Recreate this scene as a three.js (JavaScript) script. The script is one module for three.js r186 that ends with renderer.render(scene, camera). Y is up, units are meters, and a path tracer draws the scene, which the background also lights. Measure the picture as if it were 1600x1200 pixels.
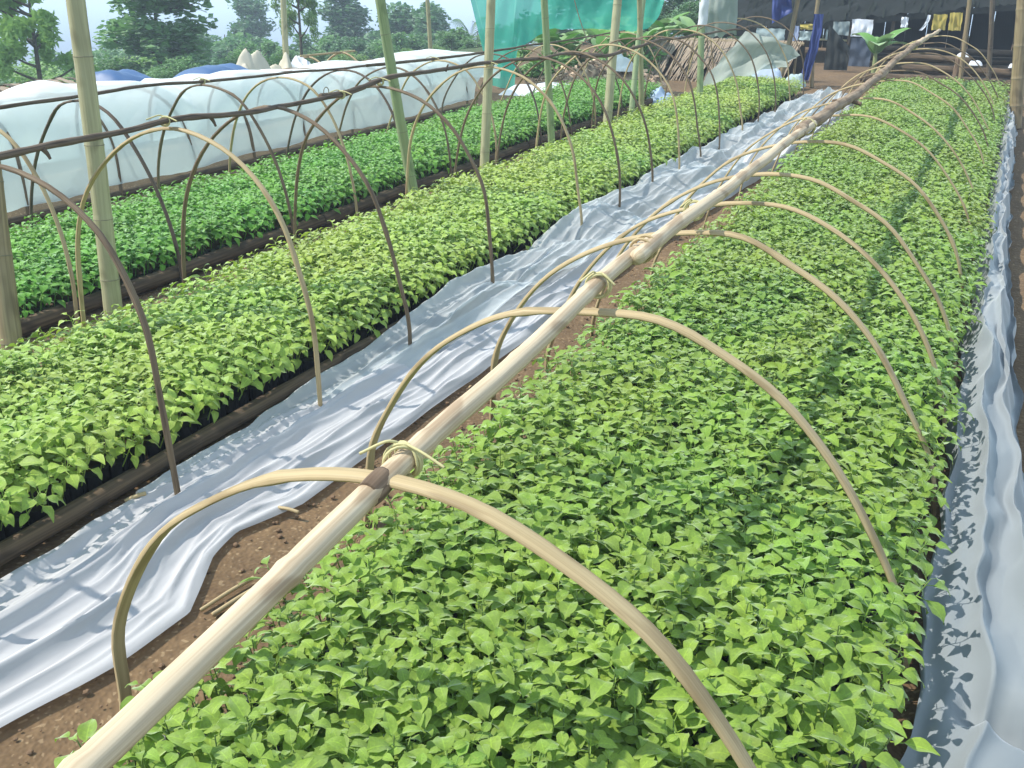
import * as THREE from 'three';
import { mergeGeometries } from 'three/addons/utils/BufferGeometryUtils.js';
import { ImprovedNoise } from 'three/addons/math/ImprovedNoise.js';

// ---------------------------------------------------------------- camera, sky, sun
const D2R = Math.PI / 180;
const YAW = 25.57 * D2R, PITCH = 22.9 * D2R, TILT = 4.9 * D2R;        // the beds climb a gentle slope
const scene = new THREE.Scene();
const RIGHT = new THREE.Vector3(Math.cos(YAW), 0, -Math.sin(YAW));
const SLOPE = new THREE.Matrix4().makeRotationAxis(RIGHT, TILT);     // level bed frame -> hillside
const camera = new THREE.PerspectiveCamera(42.32, 4 / 3, 0.05, 8000);
camera.rotation.order = 'YXZ';
camera.position.set(0, 1.6, 0).applyMatrix4(SLOPE);
camera.rotation.set(-(PITCH - TILT), YAW, 0);
scene.add(camera);

const renderer = new THREE.WebGLRenderer();
renderer.toneMapping = THREE.LinearToneMapping;
renderer.toneMappingExposure = 1.5;
renderer.shadowMap.enabled = true;

const sunDir = new THREE.Vector3(-0.68, 1, 0.31).normalize().transformDirection(SLOPE);
const sun = new THREE.DirectionalLight(new THREE.Color(1, 0.955, 0.87), 4.0);
sun.position.copy(sunDir).multiplyScalar(60);
sun.castShadow = true;
sun.shadow.radius = 1;
sun.shadow.mapSize.set(4096, 4096);
Object.assign(sun.shadow.camera, { left: -30, right: 30, top: 30, bottom: -30, near: 1, far: 160 });
scene.add(sun, sun.target);

{ // humid pale sky, clearer overhead
  const W = 256, H = 128, d = new Float32Array(W * H * 4);
  const low = [0.56, 0.76, 1.12], mid = [0.8, 1.04, 1.2], zen = [0.32, 0.45, 0.64];
  for (let j = 0; j < H; j++) {
    const el = ((j + 0.5) / H - 0.5) * 180;
    const a = THREE.MathUtils.smoothstep(el, -1, 5), b = THREE.MathUtils.smoothstep(el, 10, 65);
    for (let i = 0; i < W; i++) for (let c = 0; c < 4; c++)
      d[(j * W + i) * 4 + c] = c === 3 ? 1 : THREE.MathUtils.lerp(THREE.MathUtils.lerp(low[c], mid[c], a), zen[c], b);
  }
  const sky = new THREE.DataTexture(d, W, H, THREE.RGBAFormat, THREE.FloatType);
  sky.mapping = THREE.EquirectangularReflectionMapping;
  sky.magFilter = THREE.LinearFilter;
  sky.needsUpdate = true;
  scene.background = sky;
  scene.environment = sky;
}
scene.fog = new THREE.FogExp2(new THREE.Color(0.72, 0.84, 1.0), 0.0042);

// ---------------------------------------------------------------- helpers
function rng(seed) { let a = seed >>> 0; return () => { a = (a + 0x6D2B79F5) >>> 0; let t = Math.imul(a ^ (a >>> 15), 1 | a); t = (t + Math.imul(t ^ (t >>> 7), 61 | t)) ^ t; return ((t ^ (t >>> 14)) >>> 0) / 4294967296; }; }
const perlin = new ImprovedNoise();
const noise = (x, y = 0, z = 0) => perlin.noise(x + 31.7, y + 11.3, z + 7.9);
const fbm = (x, y = 0, z = 0, o = 4) => { let s = 0, a = 0.5, f = 1; for (let i = 0; i < o; i++, a *= 0.5, f *= 2.03) s += a * noise(x * f, y * f, z * f + i * 5.1); return s; };
const lerp = THREE.MathUtils.lerp, clamp = THREE.MathUtils.clamp, smooth = THREE.MathUtils.smoothstep;
const V = (x, y, z) => new THREE.Vector3(x, y, z);
function facet(x, y, seed) { // flat crumpled facets between random corners, about -0.5 to 0.5
  const X = x * 0.86 + y * 0.5 + 0.3 * noise(x * 0.8, y * 0.8, seed), Y = -x * 0.5 + y * 0.86 + 0.3 * noise(x * 0.8 + 9, y * 0.8, seed), i = Math.floor(X), j = Math.floor(Y), u = X - i, v = Y - j;
  const h = (a, b) => { let n = Math.imul(a * 374761 + b * 668265 + seed * 91138, 1274126177); n = Math.imul(n ^ (n >>> 13), 1103515245); return ((n ^ (n >>> 16)) >>> 0) / 4294967296 - 0.5; };
  return u + v < 1 ? h(i, j) + (h(i + 1, j) - h(i, j)) * u + (h(i, j + 1) - h(i, j)) * v : h(i + 1, j + 1) + (h(i, j + 1) - h(i + 1, j + 1)) * (1 - u) + (h(i + 1, j) - h(i + 1, j + 1)) * (1 - v);
}
function table(rows, x) { // piecewise linear
  if (x <= rows[0][0]) return rows[0][1];
  for (let i = 1; i < rows.length; i++) if (x <= rows[i][0]) return lerp(rows[i - 1][1], rows[i][1], (x - rows[i - 1][0]) / (rows[i][0] - rows[i - 1][0]));
  return rows[rows.length - 1][1];
}
const taken = {};
function numbered(name) { const n = taken[name] = (taken[name] ?? -1) + 1; return n ? `${name}_${String(n).padStart(3, '0')}` : name; }
const onSlope = [];
function tag(o, label, category, group, kind) {
  if (label) o.userData.label = label;
  if (category) o.userData.category = category;
  if (group) o.userData.group = group;
  if (kind) o.userData.kind = kind;
  return o;
}
function add(o, level = false) { scene.add(o); if (!level) onSlope.push(o); return o; }
function thing(name, label, category, pos = [0, 0, 0], group, level = false) {
  const o = new THREE.Group(); o.name = numbered(name); o.position.set(...pos);
  tag(o, label, category, group);
  return add(o, level);
}
function part(name, geo, mat, parent) {
  const m = new THREE.Mesh(geo, mat); m.name = name; m.castShadow = m.receiveShadow = true;
  parent.add(m); return m;
}
function solo(name, geo, mat, label, category, pos = [0, 0, 0], group, level = false) {
  const m = new THREE.Mesh(geo, mat); m.name = numbered(name); m.castShadow = m.receiveShadow = true; m.position.set(...pos);
  tag(m, label, category, group); return add(m, level);
}
function dataTex(w, h, fn, rx = 1, ry = 1, srgb = true) {
  const d = new Uint8Array(w * h * 4);
  for (let j = 0; j < h; j++) for (let i = 0; i < w; i++) { const c = fn(i / w, j / h); for (let k = 0; k < 3; k++) d[(j * w + i) * 4 + k] = clamp(c[k], 0, 1) * 255; d[(j * w + i) * 4 + 3] = 255; }
  const t = new THREE.DataTexture(d, w, h); t.wrapS = t.wrapT = THREE.RepeatWrapping; t.magFilter = THREE.LinearFilter; t.minFilter = THREE.LinearMipmapLinearFilter; t.generateMipmaps = true;
  if (srgb) t.colorSpace = THREE.SRGBColorSpace; t.repeat.set(rx, ry); t.needsUpdate = true; return t;
}
const tileNoise = (u, v, fu, fv, seed = 0) => { // repeats over the unit square
  const a = u * Math.PI * 2, b = v * Math.PI * 2, ru = fu / 6.283, rv = fv / 6.283;
  return noise(Math.cos(a) * ru + seed, Math.sin(a) * ru + Math.cos(b) * rv, Math.sin(b) * rv + seed * 0.7);
};
const std = (o) => new THREE.MeshStandardMaterial({ roughness: 0.85, side: THREE.DoubleSide, ...o });
const phys = (o) => new THREE.MeshPhysicalMaterial({ roughness: 0.7, side: THREE.DoubleSide, thickness: 0, ...o });
function sheet(nu, nv, fn, uvScale) { // fn(u, v) -> Vector3
  const p = [], uv = [], idx = [];
  for (let j = 0; j <= nv; j++) for (let i = 0; i <= nu; i++) { const q = fn(i / nu, j / nv); p.push(q.x, q.y, q.z); uv.push(...(uvScale ? [i / nu * uvScale[0], j / nv * uvScale[1]] : [i / nu, j / nv])); }
  for (let j = 0; j < nv; j++) for (let i = 0; i < nu; i++) { const a = j * (nu + 1) + i, b = a + 1, c = a + nu + 1, e = c + 1; idx.push(a, b, e, a, e, c); }
  const g = new THREE.BufferGeometry(); g.setAttribute('position', new THREE.Float32BufferAttribute(p, 3)); g.setAttribute('uv', new THREE.Float32BufferAttribute(uv, 2)); g.setIndex(idx); g.computeVertexNormals(); return g;
}
// a rod of changing radius along points; sides round, uv in metres
function rod(pts, rad, sides = 10, seg = 40, wobble = 0, seed = 0) {
  const curve = new THREE.CatmullRomCurve3(pts.map((q) => (q.isVector3 ? q : V(...q)))), L = curve.getLength(), fr = curve.computeFrenetFrames(seg, false);
  const p = [], uv = [], idx = [];
  for (let j = 0; j <= seg; j++) {
    const t = j / seg, c = curve.getPointAt(t), r = typeof rad === 'function' ? rad(t) : rad;
    for (let i = 0; i <= sides; i++) {
      const a = (i % sides) / sides * Math.PI * 2, rr = r * (1 + (wobble ? wobble * noise(Math.cos(a) + seed, Math.sin(a), t * L * 9 + seed) : 0));
      const q = c.clone().addScaledVector(fr.normals[j], Math.cos(a) * rr).addScaledVector(fr.binormals[j], Math.sin(a) * rr);
      p.push(q.x, q.y, q.z); uv.push(i / sides * 0.12, t * L);
    }
  }
  for (let j = 0; j < seg; j++) for (let i = 0; i < sides; i++) { const a = j * (sides + 1) + i, b = a + 1, c = a + sides + 1, e = c + 1; idx.push(a, b, e, a, e, c); }
  for (const [j, s] of [[0, 1], [seg, -1]]) { const c = curve.getPointAt(j / seg), n = p.length / 3; p.push(c.x, c.y, c.z); uv.push(0.05, j / seg * L); for (let i = 0; i < sides; i++) { const a = j * (sides + 1) + i; s > 0 ? idx.push(n, a + 1, a) : idx.push(n, a, a + 1); } }
  const g = new THREE.BufferGeometry(); g.setAttribute('position', new THREE.Float32BufferAttribute(p, 3)); g.setAttribute('uv', new THREE.Float32BufferAttribute(uv, 2)); g.setIndex(idx); g.computeVertexNormals(); return g;
}
// a split bamboo strip: flat rounded section, its width along z
function strip(pts, w, t, seg = 48, seed = 0) {
  const curve = new THREE.CatmullRomCurve3(pts.map((q) => V(...q))), L = curve.getLength(), Z = V(0, 0, 1);
  const ring = [[-1, -0.55], [-0.8, -1], [0.8, -1], [1, -0.55], [1, 0.3], [0.62, 0.85], [0, 1], [-0.62, 0.85], [-1, 0.3]], n = ring.length;
  const p = [], uv = [], idx = [];
  for (let j = 0; j <= seg; j++) {
    const s = j / seg, c = curve.getPointAt(s), tan = curve.getTangentAt(s), out = tan.clone().cross(Z).normalize(), side = tan.clone().cross(out).normalize();
    const ww = w * (1 + 0.14 * noise(s * L * 5, seed)), tt = t * (1 + 0.2 * noise(s * L * 7, seed + 3)), bump = Math.exp(-Math.pow(((s * L + seed * 0.37) % 0.42 - 0.2) / 0.012, 2)) * 0.4;
    for (let i = 0; i <= n; i++) { const [a, b] = ring[i % n]; const q = c.clone().addScaledVector(side, a * ww * 0.5).addScaledVector(out, -b * tt * 0.5 * (1 + bump)); p.push(q.x, q.y, q.z); uv.push(i / n * 0.12, s * L + seed * 1.7); }
  }
  for (let j = 0; j < seg; j++) for (let i = 0; i < n; i++) { const a = j * (n + 1) + i, b = a + 1, c = a + n + 1, e = c + 1; idx.push(a, b, e, a, e, c); }
  const g = new THREE.BufferGeometry(); g.setAttribute('position', new THREE.Float32BufferAttribute(p, 3)); g.setAttribute('uv', new THREE.Float32BufferAttribute(uv, 2)); g.setIndex(idx); g.computeVertexNormals();
  return g;
}
function paint(g, fn) { // vertex colours (linear)
  const p = g.attributes.position, c = new Float32Array(p.count * 3);
  for (let i = 0; i < p.count; i++) { const q = fn(p.getX(i), p.getY(i), p.getZ(i), i); c[i * 3] = q[0]; c[i * 3 + 1] = q[1]; c[i * 3 + 2] = q[2]; }
  g.setAttribute('color', new THREE.BufferAttribute(c, 3)); return g;
}

// ---------------------------------------------------------------- materials
const woodTex = (base, dark, seed, streak = 0.5) => dataTex(128, 512, (u, v) => {
  const s = tileNoise(u, v, 26, 3, seed) * streak + tileNoise(u, v, 60, 8, seed + 4) * streak * 0.6, b = smooth(tileNoise(u, v, 4, 9, seed + 9), 0.12, 0.5), k = clamp(0.4 - s + b * 0.5, 0, 1);
  return [0, 1, 2].map((c) => lerp(base[c], dark[c], k));
}, 8, 1);
const M = {
  poleTan: std({ map: woodTex([0.86, 0.79, 0.67], [0.62, 0.53, 0.42], 2, 0.45), roughness: 0.6 }),
  poleKnot: std({ map: woodTex([0.62, 0.54, 0.44], [0.42, 0.34, 0.26], 3, 0.6), roughness: 0.75 }),
  bark: std({ map: woodTex([0.52, 0.44, 0.36], [0.33, 0.26, 0.2], 5, 0.7), roughness: 0.9 }),
  hoopTan: std({ map: woodTex([0.74, 0.66, 0.5], [0.56, 0.48, 0.34], 6, 0.4), roughness: 0.6 }),
  hoopBrown: std({ map: woodTex([0.5, 0.43, 0.33], [0.33, 0.26, 0.19], 7, 0.6), roughness: 0.7 }),
  branch: std({ map: woodTex([0.44, 0.38, 0.32], [0.27, 0.22, 0.18], 8, 0.7), roughness: 0.85 }),
  bambooGrey: std({ map: woodTex([0.72, 0.7, 0.55], [0.5, 0.48, 0.36], 10, 0.35), roughness: 0.5 }),
  bambooGreen: std({ map: woodTex([0.62, 0.67, 0.5], [0.46, 0.52, 0.37], 11, 0.3), roughness: 0.45 }),
  bambooBrown: std({ map: woodTex([0.62, 0.55, 0.42], [0.42, 0.36, 0.26], 12, 0.45), roughness: 0.6 }),
  log: std({ map: woodTex([0.4, 0.33, 0.25], [0.24, 0.19, 0.14], 13, 0.7), roughness: 0.9 }),
  ring: std({ color: new THREE.Color(0.19, 0.17, 0.11), roughness: 0.8 }),
  twine: std({ color: new THREE.Color(0.5, 0.45, 0.22), roughness: 0.7 }),
  soil: std({ color: new THREE.Color(0.1, 0.062, 0.035), roughness: 1 }),
  bag: std({ color: new THREE.Color(0.012, 0.012, 0.014), roughness: 0.45 }),
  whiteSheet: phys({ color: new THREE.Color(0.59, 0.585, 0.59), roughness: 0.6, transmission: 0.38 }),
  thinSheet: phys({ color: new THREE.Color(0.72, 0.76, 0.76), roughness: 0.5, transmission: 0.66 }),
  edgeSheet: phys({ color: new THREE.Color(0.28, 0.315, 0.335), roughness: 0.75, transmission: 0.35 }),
  film: phys({ color: new THREE.Color(0.84, 0.95, 0.94), roughness: 0.78, transmission: 0.75 }),
  greyFilm: phys({ color: new THREE.Color(0.36, 0.42, 0.38), roughness: 0.7, transmission: 0.5 }),
  whiteOpaque: std({ color: new THREE.Color(0.6, 0.62, 0.66), roughness: 0.6 }),
  cream: std({ color: new THREE.Color(0.52, 0.47, 0.36), roughness: 0.7 }),
  blueTarp: std({ color: new THREE.Color(0.05, 0.115, 0.25), roughness: 0.5 }),
  blueDark: std({ color: new THREE.Color(0.03, 0.05, 0.2), roughness: 0.6 }),
  net: phys({ color: new THREE.Color(0.03, 0.52, 0.38), roughness: 0.9, transmission: 0.6, transparent: true, opacity: 0.86 }),
  thatch: std({ map: woodTex([0.72, 0.65, 0.57], [0.46, 0.4, 0.34], 15, 0.9), roughness: 1 }),
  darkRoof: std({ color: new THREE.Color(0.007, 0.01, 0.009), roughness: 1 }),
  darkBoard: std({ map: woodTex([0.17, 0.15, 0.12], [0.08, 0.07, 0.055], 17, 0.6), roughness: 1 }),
  board: std({ map: woodTex([0.42, 0.38, 0.32], [0.28, 0.24, 0.2], 17, 0.6), roughness: 0.95 }),
  paleCloth: std({ color: new THREE.Color(0.36, 0.45, 0.46), roughness: 0.9 }),
  whiteCloth: std({ color: new THREE.Color(0.75, 0.78, 0.85), roughness: 0.9 }),
  yellowCloth: std({ color: new THREE.Color(0.42, 0.34, 0.08), roughness: 0.9 }),
  greyTin: std({ color: new THREE.Color(0.2, 0.25, 0.26), roughness: 0.6 }),
  rubble: std({ color: new THREE.Color(0.3, 0.23, 0.17), roughness: 1, vertexColors: true }),
  trunk: std({ map: woodTex([0.4, 0.36, 0.3], [0.22, 0.2, 0.16], 19, 0.6), roughness: 0.95 }),
};
M.blackScrap = M.bag;
M.rubblePlain = std({ color: new THREE.Color(0.34, 0.25, 0.13), roughness: 1 });

// ---------------------------------------------------------------- the ground
const cosY = Math.cos(YAW), sinY = Math.sin(YAW);
function groundH(X, Z) { // world height
  const s = -X * sinY - Z * cosY, r = X * cosY - Z * sinY, fall = Math.max(0, -9 - X), h = Math.min(s, 30) * Math.tan(TILT) * (s < 0 ? 0.6 : 1);
  const back = Math.max(0, -Z - 19) * smooth(-X, 7, 13), f2 = Math.max(fall, back), drop = f2 < 6 ? f2 * f2 * 0.03 : 1.08 + (f2 - 6) * 0.36;
  const far = Math.hypot(X, Z);
  return h - Math.min(drop, 13) + (far > 12 ? smooth(far, 12, 60) * fbm(X * 0.03, Z * 0.03) * 3 : 0);
}
{
  const N = 360, sp = (t) => Math.sinh(t * 6.8) / Math.sinh(6.8) * 1200, p = [], idx = [], uv = [], col = [];
  for (let j = 0; j <= N; j++) for (let i = 0; i <= N; i++) {
    const X = sp(i / N * 2 - 1) - 2, Z = sp(j / N * 2 - 1) - 4, far = Math.hypot(X, Z);
    const y = groundH(X, Z) + (far < 25 ? 0.022 * fbm(X * 2.2, Z * 2.2) - 0.002 : 0);
    p.push(X, y, Z); uv.push(X, Z);
    const grass = smooth(Math.max(-X - 8.4, (far - 40) * 0.3, Z * 0.5 - 2, X * 0.4 - 3) + fbm(X * 0.3, Z * 0.3) * 1.5, 0, 3);
    const k = 0.85 + 0.5 * fbm(X * 1.3, Z * 1.3);
    col.push(lerp(1, 0.34, grass) * k, lerp(1, 0.95, grass) * k, lerp(1, 0.55, grass) * k);
  }
  for (let j = 0; j < N; j++) for (let i = 0; i < N; i++) { const a = j * (N + 1) + i, b = a + 1, c = a + N + 1, e = c + 1; idx.push(a, e, b, a, c, e); }
  const g = new THREE.BufferGeometry(); g.setAttribute('position', new THREE.Float32BufferAttribute(p, 3)); g.setAttribute('uv', new THREE.Float32BufferAttribute(uv, 2)); g.setAttribute('color', new THREE.Float32BufferAttribute(col, 3)); g.setIndex(idx); g.computeVertexNormals();
  const grain = (u, v) => { const a = tileNoise(u, v, 30, 30, 1), b = tileNoise(u, v, 90, 90, 4), c = tileNoise(u, v, 12, 12, 8); return clamp(0.5 + a * 0.35 + b * 0.45 + c * 0.3, 0, 1); };
  const map = dataTex(512, 512, (u, v) => { const k = grain(u, v), peb = tileNoise(u, v, 70, 70, 12) > 0.42 ? 0.12 : 0; return [0.39 + 0.1 * k + peb, 0.305 + 0.09 * k + peb, 0.21 + 0.07 * k + peb * 0.9]; });
  const bump = dataTex(512, 512, (u, v) => { const k = grain(u, v); return [k, k, k]; }, 1, 1, false);
  const m = new THREE.Mesh(g, std({ map, bumpMap: bump, bumpScale: 0.005, vertexColors: true, roughness: 1 }));
  m.name = 'ground'; m.userData.kind = 'structure'; m.receiveShadow = true; scene.add(m);
}

// ---------------------------------------------------------------- seedlings
const leafTex = dataTex(64, 128, (u, v) => {
  const x = Math.abs(u - 0.5) * 2, mid = Math.exp(-Math.pow(x / 0.07, 2)), vein = Math.pow(Math.max(0, Math.cos((v * 7 - x * 0.9) * Math.PI * 2)), 14) * smooth(1 - x, 0.05, 0.4) * 0.45, n = fbm(u * 6, v * 9, 3) * 0.14;
  const k = 0.86 + n + 0.14 * Math.max(mid, vein); return [k, k, k * 0.97];
});
const leafMat = (r, g, b, rough = 0.5) => phys({ map: leafTex, color: new THREE.Color(r, g, b), roughness: 0.94, transmission: 0.42, clearcoat: rough, clearcoatRoughness: 0.5 });
function leafGeo(len, wid, seed, nl, nw) { // grows along +z from the origin, upper face +y
  const r = rng(seed), droop = 0.5 + r() * 0.8, fold = 0.14 + r() * 0.3, twist = (r() - 0.5) * 0.5, wave = 0.05 + r() * 0.06, ph = r() * 6, stalk = len * (0.22 + 0.2 * r());
  const g = sheet(nw, nl, (u, v) => {
    const s = (u - 0.5) * 2, prof = Math.pow(Math.sin(Math.PI * Math.pow(v, 0.72)), 0.85) * (1 - 0.25 * v) * (v > 0.985 ? 0 : 1), w = wid * 0.62 * prof;
    const a = -droop * v * 1.1 + 0.25, x = s * w, z = stalk + len * (v - 0.16 * droop * v * v), y = len * (0.25 * v - 0.42 * droop * v * v) + Math.abs(s) * w * fold + wave * wid * Math.sin(v * 9 + ph + s) * Math.abs(s);
    return V(x * Math.cos(twist * v) - y * 0.12 * twist, y + x * Math.sin(twist * v) + stalk * 0.35, z);
  });
  const k = 0.0011, stem = new THREE.BufferGeometry(), P = [[-k, 0, 0], [k, 0, 0], [0, k * 1.6, 0], [-k, stalk * 0.35, stalk], [k, stalk * 0.35, stalk], [0, stalk * 0.35 + k, stalk]];
  stem.setAttribute('position', new THREE.Float32BufferAttribute(P.flat(), 3)); stem.setAttribute('uv', new THREE.Float32BufferAttribute(P.flatMap(() => [0.5, 0.1]), 2)); stem.setIndex([0, 2, 5, 0, 5, 3, 2, 1, 4, 2, 4, 5, 1, 0, 3, 1, 3, 4]); stem.computeVertexNormals();
  return mergeGeometries([g, stem]);
}
function seedlingPlan(seed, scale = 1) { // matrices of its leaves
  const r = rng(seed), n = 10, h = 0.155 * scale * (0.85 + 0.3 * r()), a0 = r() * 6.28, out = [];
  for (let i = 0; i < n; i++) {
    const t = i / (n - 1), y = h * (0.38 + 0.62 * Math.pow(t, 0.8)), az = a0 + i * 2.4 + (r() - 0.5) * 0.7, lift = lerp(-0.2, 0.36, t * t) + (r() - 0.5) * 0.42;
    const size = (i === n - 1 ? 0.5 : i === n - 2 ? 0.72 : lerp(0.8, 1.16, r())) * scale * lerp(1.0, 1.05, t);
    const m = new THREE.Matrix4().makeRotationFromEuler(new THREE.Euler(-lift, az, (r() - 0.5) * 0.5, 'YXZ')).scale(V(size, size, size)).setPosition((r() - 0.5) * 0.006, y, (r() - 0.5) * 0.006);
    out.push([m, Math.floor(r() * 6)]);
  }
  return { h, leaves: out };
}
const LEN = 0.056, WID = 0.0325;
const fineLeaves = [0, 1, 2, 3, 4, 5].map((i) => leafGeo(LEN * (0.95 + 0.05 * i), WID * (1.04 - 0.04 * i), 40 + i, 8, 4));
const roughLeaves = [0, 1, 2, 3, 4, 5].map((i) => leafGeo(LEN * (0.95 + 0.05 * i), WID * (1.04 - 0.04 * i), 40 + i, 4, 2));
const potGeo = new THREE.CylinderGeometry(0.026, 0.024, 0.085, 9, 1).translate(0, 0.0425, 0);
const stemGeo = (h) => new THREE.CylinderGeometry(0.0013, 0.0024, h, 5).translate(0, h / 2, 0);
const POT = 0.08;
const stemMat = std({ color: new THREE.Color(0.13, 0.2, 0.05), roughness: 0.7 });
function merged(seed, scale, lift) {
  const plan = seedlingPlan(seed, scale), gs = plan.leaves.map(([m, k]) => roughLeaves[k].clone().applyMatrix4(m));
  const s = stemGeo(plan.h); s.setIndex([...s.index.array]); gs.push(s); return mergeGeometries(gs).translate(0, lift, 0);
}
// rows: points of one bed. nearest `single` of them (as seen by the eye) become plants of their own
const eye = V(0, 1.6, 0), viewInv = new THREE.Matrix4();
{ const c = new THREE.Object3D(); c.rotation.order = 'YXZ'; c.rotation.set(-PITCH, YAW, 0); c.position.copy(eye); c.updateMatrixWorld(); viewInv.copy(c.matrixWorld).invert(); }
const tanV = Math.tan(21.16 * D2R), tanH = tanV * 4 / 3;
function inFrame(q) { const c = q.clone().applyMatrix4(viewInv); return c.z < -0.3 && Math.abs(c.x / c.z) < tanH * 1.02 && Math.abs(c.y / c.z) < tanV * 1.02; }
function plantBed({ x0, x1, z0, z1, step, scale, pot = 1, tone, seed, single, lean, singleLabel, singleGroup, stuffLabel }) {
  const r = rng(seed), all = [];
  for (let z = z0, k = 0; z > z1; z -= step * 0.87, k++) for (let x = x0 + (k % 2) * step / 2; x <= x1; x += step) {
    const px = x + (r() - 0.5) * step * 0.55, pz = z + (r() - 0.5) * step * 0.55, e = Math.max(smooth(px, x1 - 0.1, x1), 0) - Math.max(1 - smooth(px, x0, x0 + 0.1), 0);
    const size = scale * (0.9 + 0.2 * r() + 0.2 * fbm(px * 1.6, pz * 1.1, seed));
    all.push({ p: V(px, 0.015, pz), ry: r() * 6.283, tiltZ: -e * (0.12 + 0.3 * r()) * lean + (r() - 0.5) * 0.2, tiltX: (r() - 0.5) * 0.2, size, kind: Math.floor(r() * 6), tint: r(), d: 0 });
  }
  for (const a of all) { a.d = a.p.distanceTo(eye); a.seen = inFrame(a.p.clone().setY(0.22)); }
  const near = new Set(all.filter((a) => a.seen).sort((a, b) => a.d - b.d).slice(0, single));
  const mat4 = (a) => new THREE.Matrix4().compose(a.p, new THREE.Quaternion().setFromEuler(new THREE.Euler(a.tiltX, a.ry, a.tiltZ, 'ZXY')), V(a.size, a.size, a.size));
  const lift = POT * pot, mats = [0.9, 1, 1.12].map((k) => leafMat(tone[0] * k * (k > 1 ? 1.06 : 1), tone[1] * k, tone[2] * k, tone[3]));
  if (single) {
    const protos = [];
    for (let i = 0; i < 6; i++) for (let m = 0; m < 3; m++) {
      const plan = seedlingPlan(900 + i, 1), g = new THREE.Group();
      part('pot', potGeo, M.bag, g).scale.y = pot;
      const st = part('stem', stemGeo(plan.h), stemMat, g); st.position.y = lift;
      for (const [mm, k] of plan.leaves) { const l = part('leaf', fineLeaves[k], mats[m], g); l.applyMatrix4(mm); l.position.y += lift; }
      tag(g, singleLabel, 'seedling', singleGroup); protos.push(g);
    }
    for (const a of near) { const o = protos[a.kind * 3 + Math.floor(a.tint * 2.999)].clone(); o.name = numbered('pepper_seedling'); o.applyMatrix4(mat4(a)); add(o); }
  }
  const rest = all.filter((a) => !near.has(a)), grp = new THREE.Group(); grp.name = numbered('seedling_mass'); tag(grp, stuffLabel, 'seedlings', null, 'stuff');
  const white = leafMat(tone[0], tone[1], tone[2], tone[3]);
  for (let k = 0; k < 6; k++) {
    const own = rest.filter((a) => a.kind === k), im = new THREE.InstancedMesh(merged(900 + k, 1, POT * pot), white, own.length); im.name = 'seedlings'; im.userData.kind = 'stuff'; im.castShadow = im.receiveShadow = true;
    own.forEach((a, i) => { im.setMatrixAt(i, mat4(a)); const b = 0.84 + 0.32 * a.tint, w = fbm(a.p.x * 2, a.p.z * 1.2, seed + 2); im.setColorAt(i, new THREE.Color(b * (1 + 0.35 * w), b, b * (1 - 0.3 * w))); });
    grp.add(im);
  }
  const edge = rest.filter((a) => a.p.x < x0 + step * 1.4 || a.p.x > x1 - step * 1.4 || a.d < 3.4), pots = new THREE.InstancedMesh(potGeo, M.bag, edge.length); pots.name = 'seedling_bags'; pots.userData.kind = 'stuff';
  edge.forEach((a, i) => pots.setMatrixAt(i, new THREE.Matrix4().makeTranslation(a.p.x, 0.012, a.p.z).scale(V(1, pot, 1)))); grp.add(pots);
  add(grp);
}
const ZEND = -13.9;
function bed(name, label, x0, x1, z0, z1, logs, h = 0.03) {
  const o = thing(name, label, 'seedling bed');
  part('soil_bed', sheet(30, 200, (u, v) => { const e = Math.min(u, 1 - u) * 12; return V(lerp(x0, x1, u), h * Math.min(1, e) - 0.015 + 0.012 * fbm(u * 9, v * 60), lerp(z0, z1, v)); }, [x1 - x0, z0 - z1]), M.soil, o);
  for (const [x, r, sag] of logs) {
    let z = z0;
    for (let k = 0; z > z1 + 0.5; k++) { const L = 3.1 + (k * 1.37) % 1.2, e = Math.max(z - L, z1); part('edge_log', rod([0, 0.25, 0.5, 0.75, 1].map((t) => [x + 0.02 * noise(z + t * 3, x), r + sag + 0.012 * noise(t * 3 + z, 4), lerp(z, e, t)]), (t) => r * (1 - 0.16 * t), 10, 40, 0.12, k + x), M.log, o); z = e + 0.02; }
  }
  return o;
}
bed('seedling_bed', 'wide soil bed under the nearest seedlings, beside the bare brown path', -1.4, 0.05, -0.25, ZEND, []);
bed('seedling_bed', 'middle soil bed edged with dark logs beside the white plastic sheet', -3.3, -2.36, -0.9, -13.6, [[-2.36, 0.034, 0.012], [-3.33, 0.036, 0]]);
bed('seedling_bed', 'far soil bed edged with logs between the bamboo posts and the plastic tunnel', -5.05, -3.95, -2.2, -12.8, [[-3.93, 0.045, 0.0], [-5.1, 0.04, 0]]);
plantBed({ x0: -1.27, x1: -0.07, z0: -0.95, z1: ZEND, step: 0.051, scale: 1.0, pot: 1.2, tone: [0.31, 0.5, 0.035, 0.4], seed: 1, single: 300, lean: 1, singleLabel: 'light green pepper seedling with pointed leaves at the front of the nearest bed', singleGroup: 'pepper seedlings at the front of the nearest bed', stuffLabel: 'dense mass of light green seedlings filling the nearest bed' });
plantBed({ x0: -3.24, x1: -2.43, z0: -1.1, z1: -13.5, step: 0.0465, scale: 1.02, pot: 0.8, tone: [0.45, 0.65, 0.07, 0.6], seed: 2, single: 0, lean: 1.6, stuffLabel: 'dense mass of yellow green seedlings filling the middle bed beside the white sheet' });
plantBed({ x0: -4.95, x1: -3.98, z0: -2.4, z1: -12.7, step: 0.056, scale: 1.0, pot: 0.6, tone: [0.21, 0.53, 0.03, 0.35], seed: 3, single: 0, lean: 1.4, stuffLabel: 'dense mass of deep green seedlings filling the far bed before the plastic tunnel' });

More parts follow.
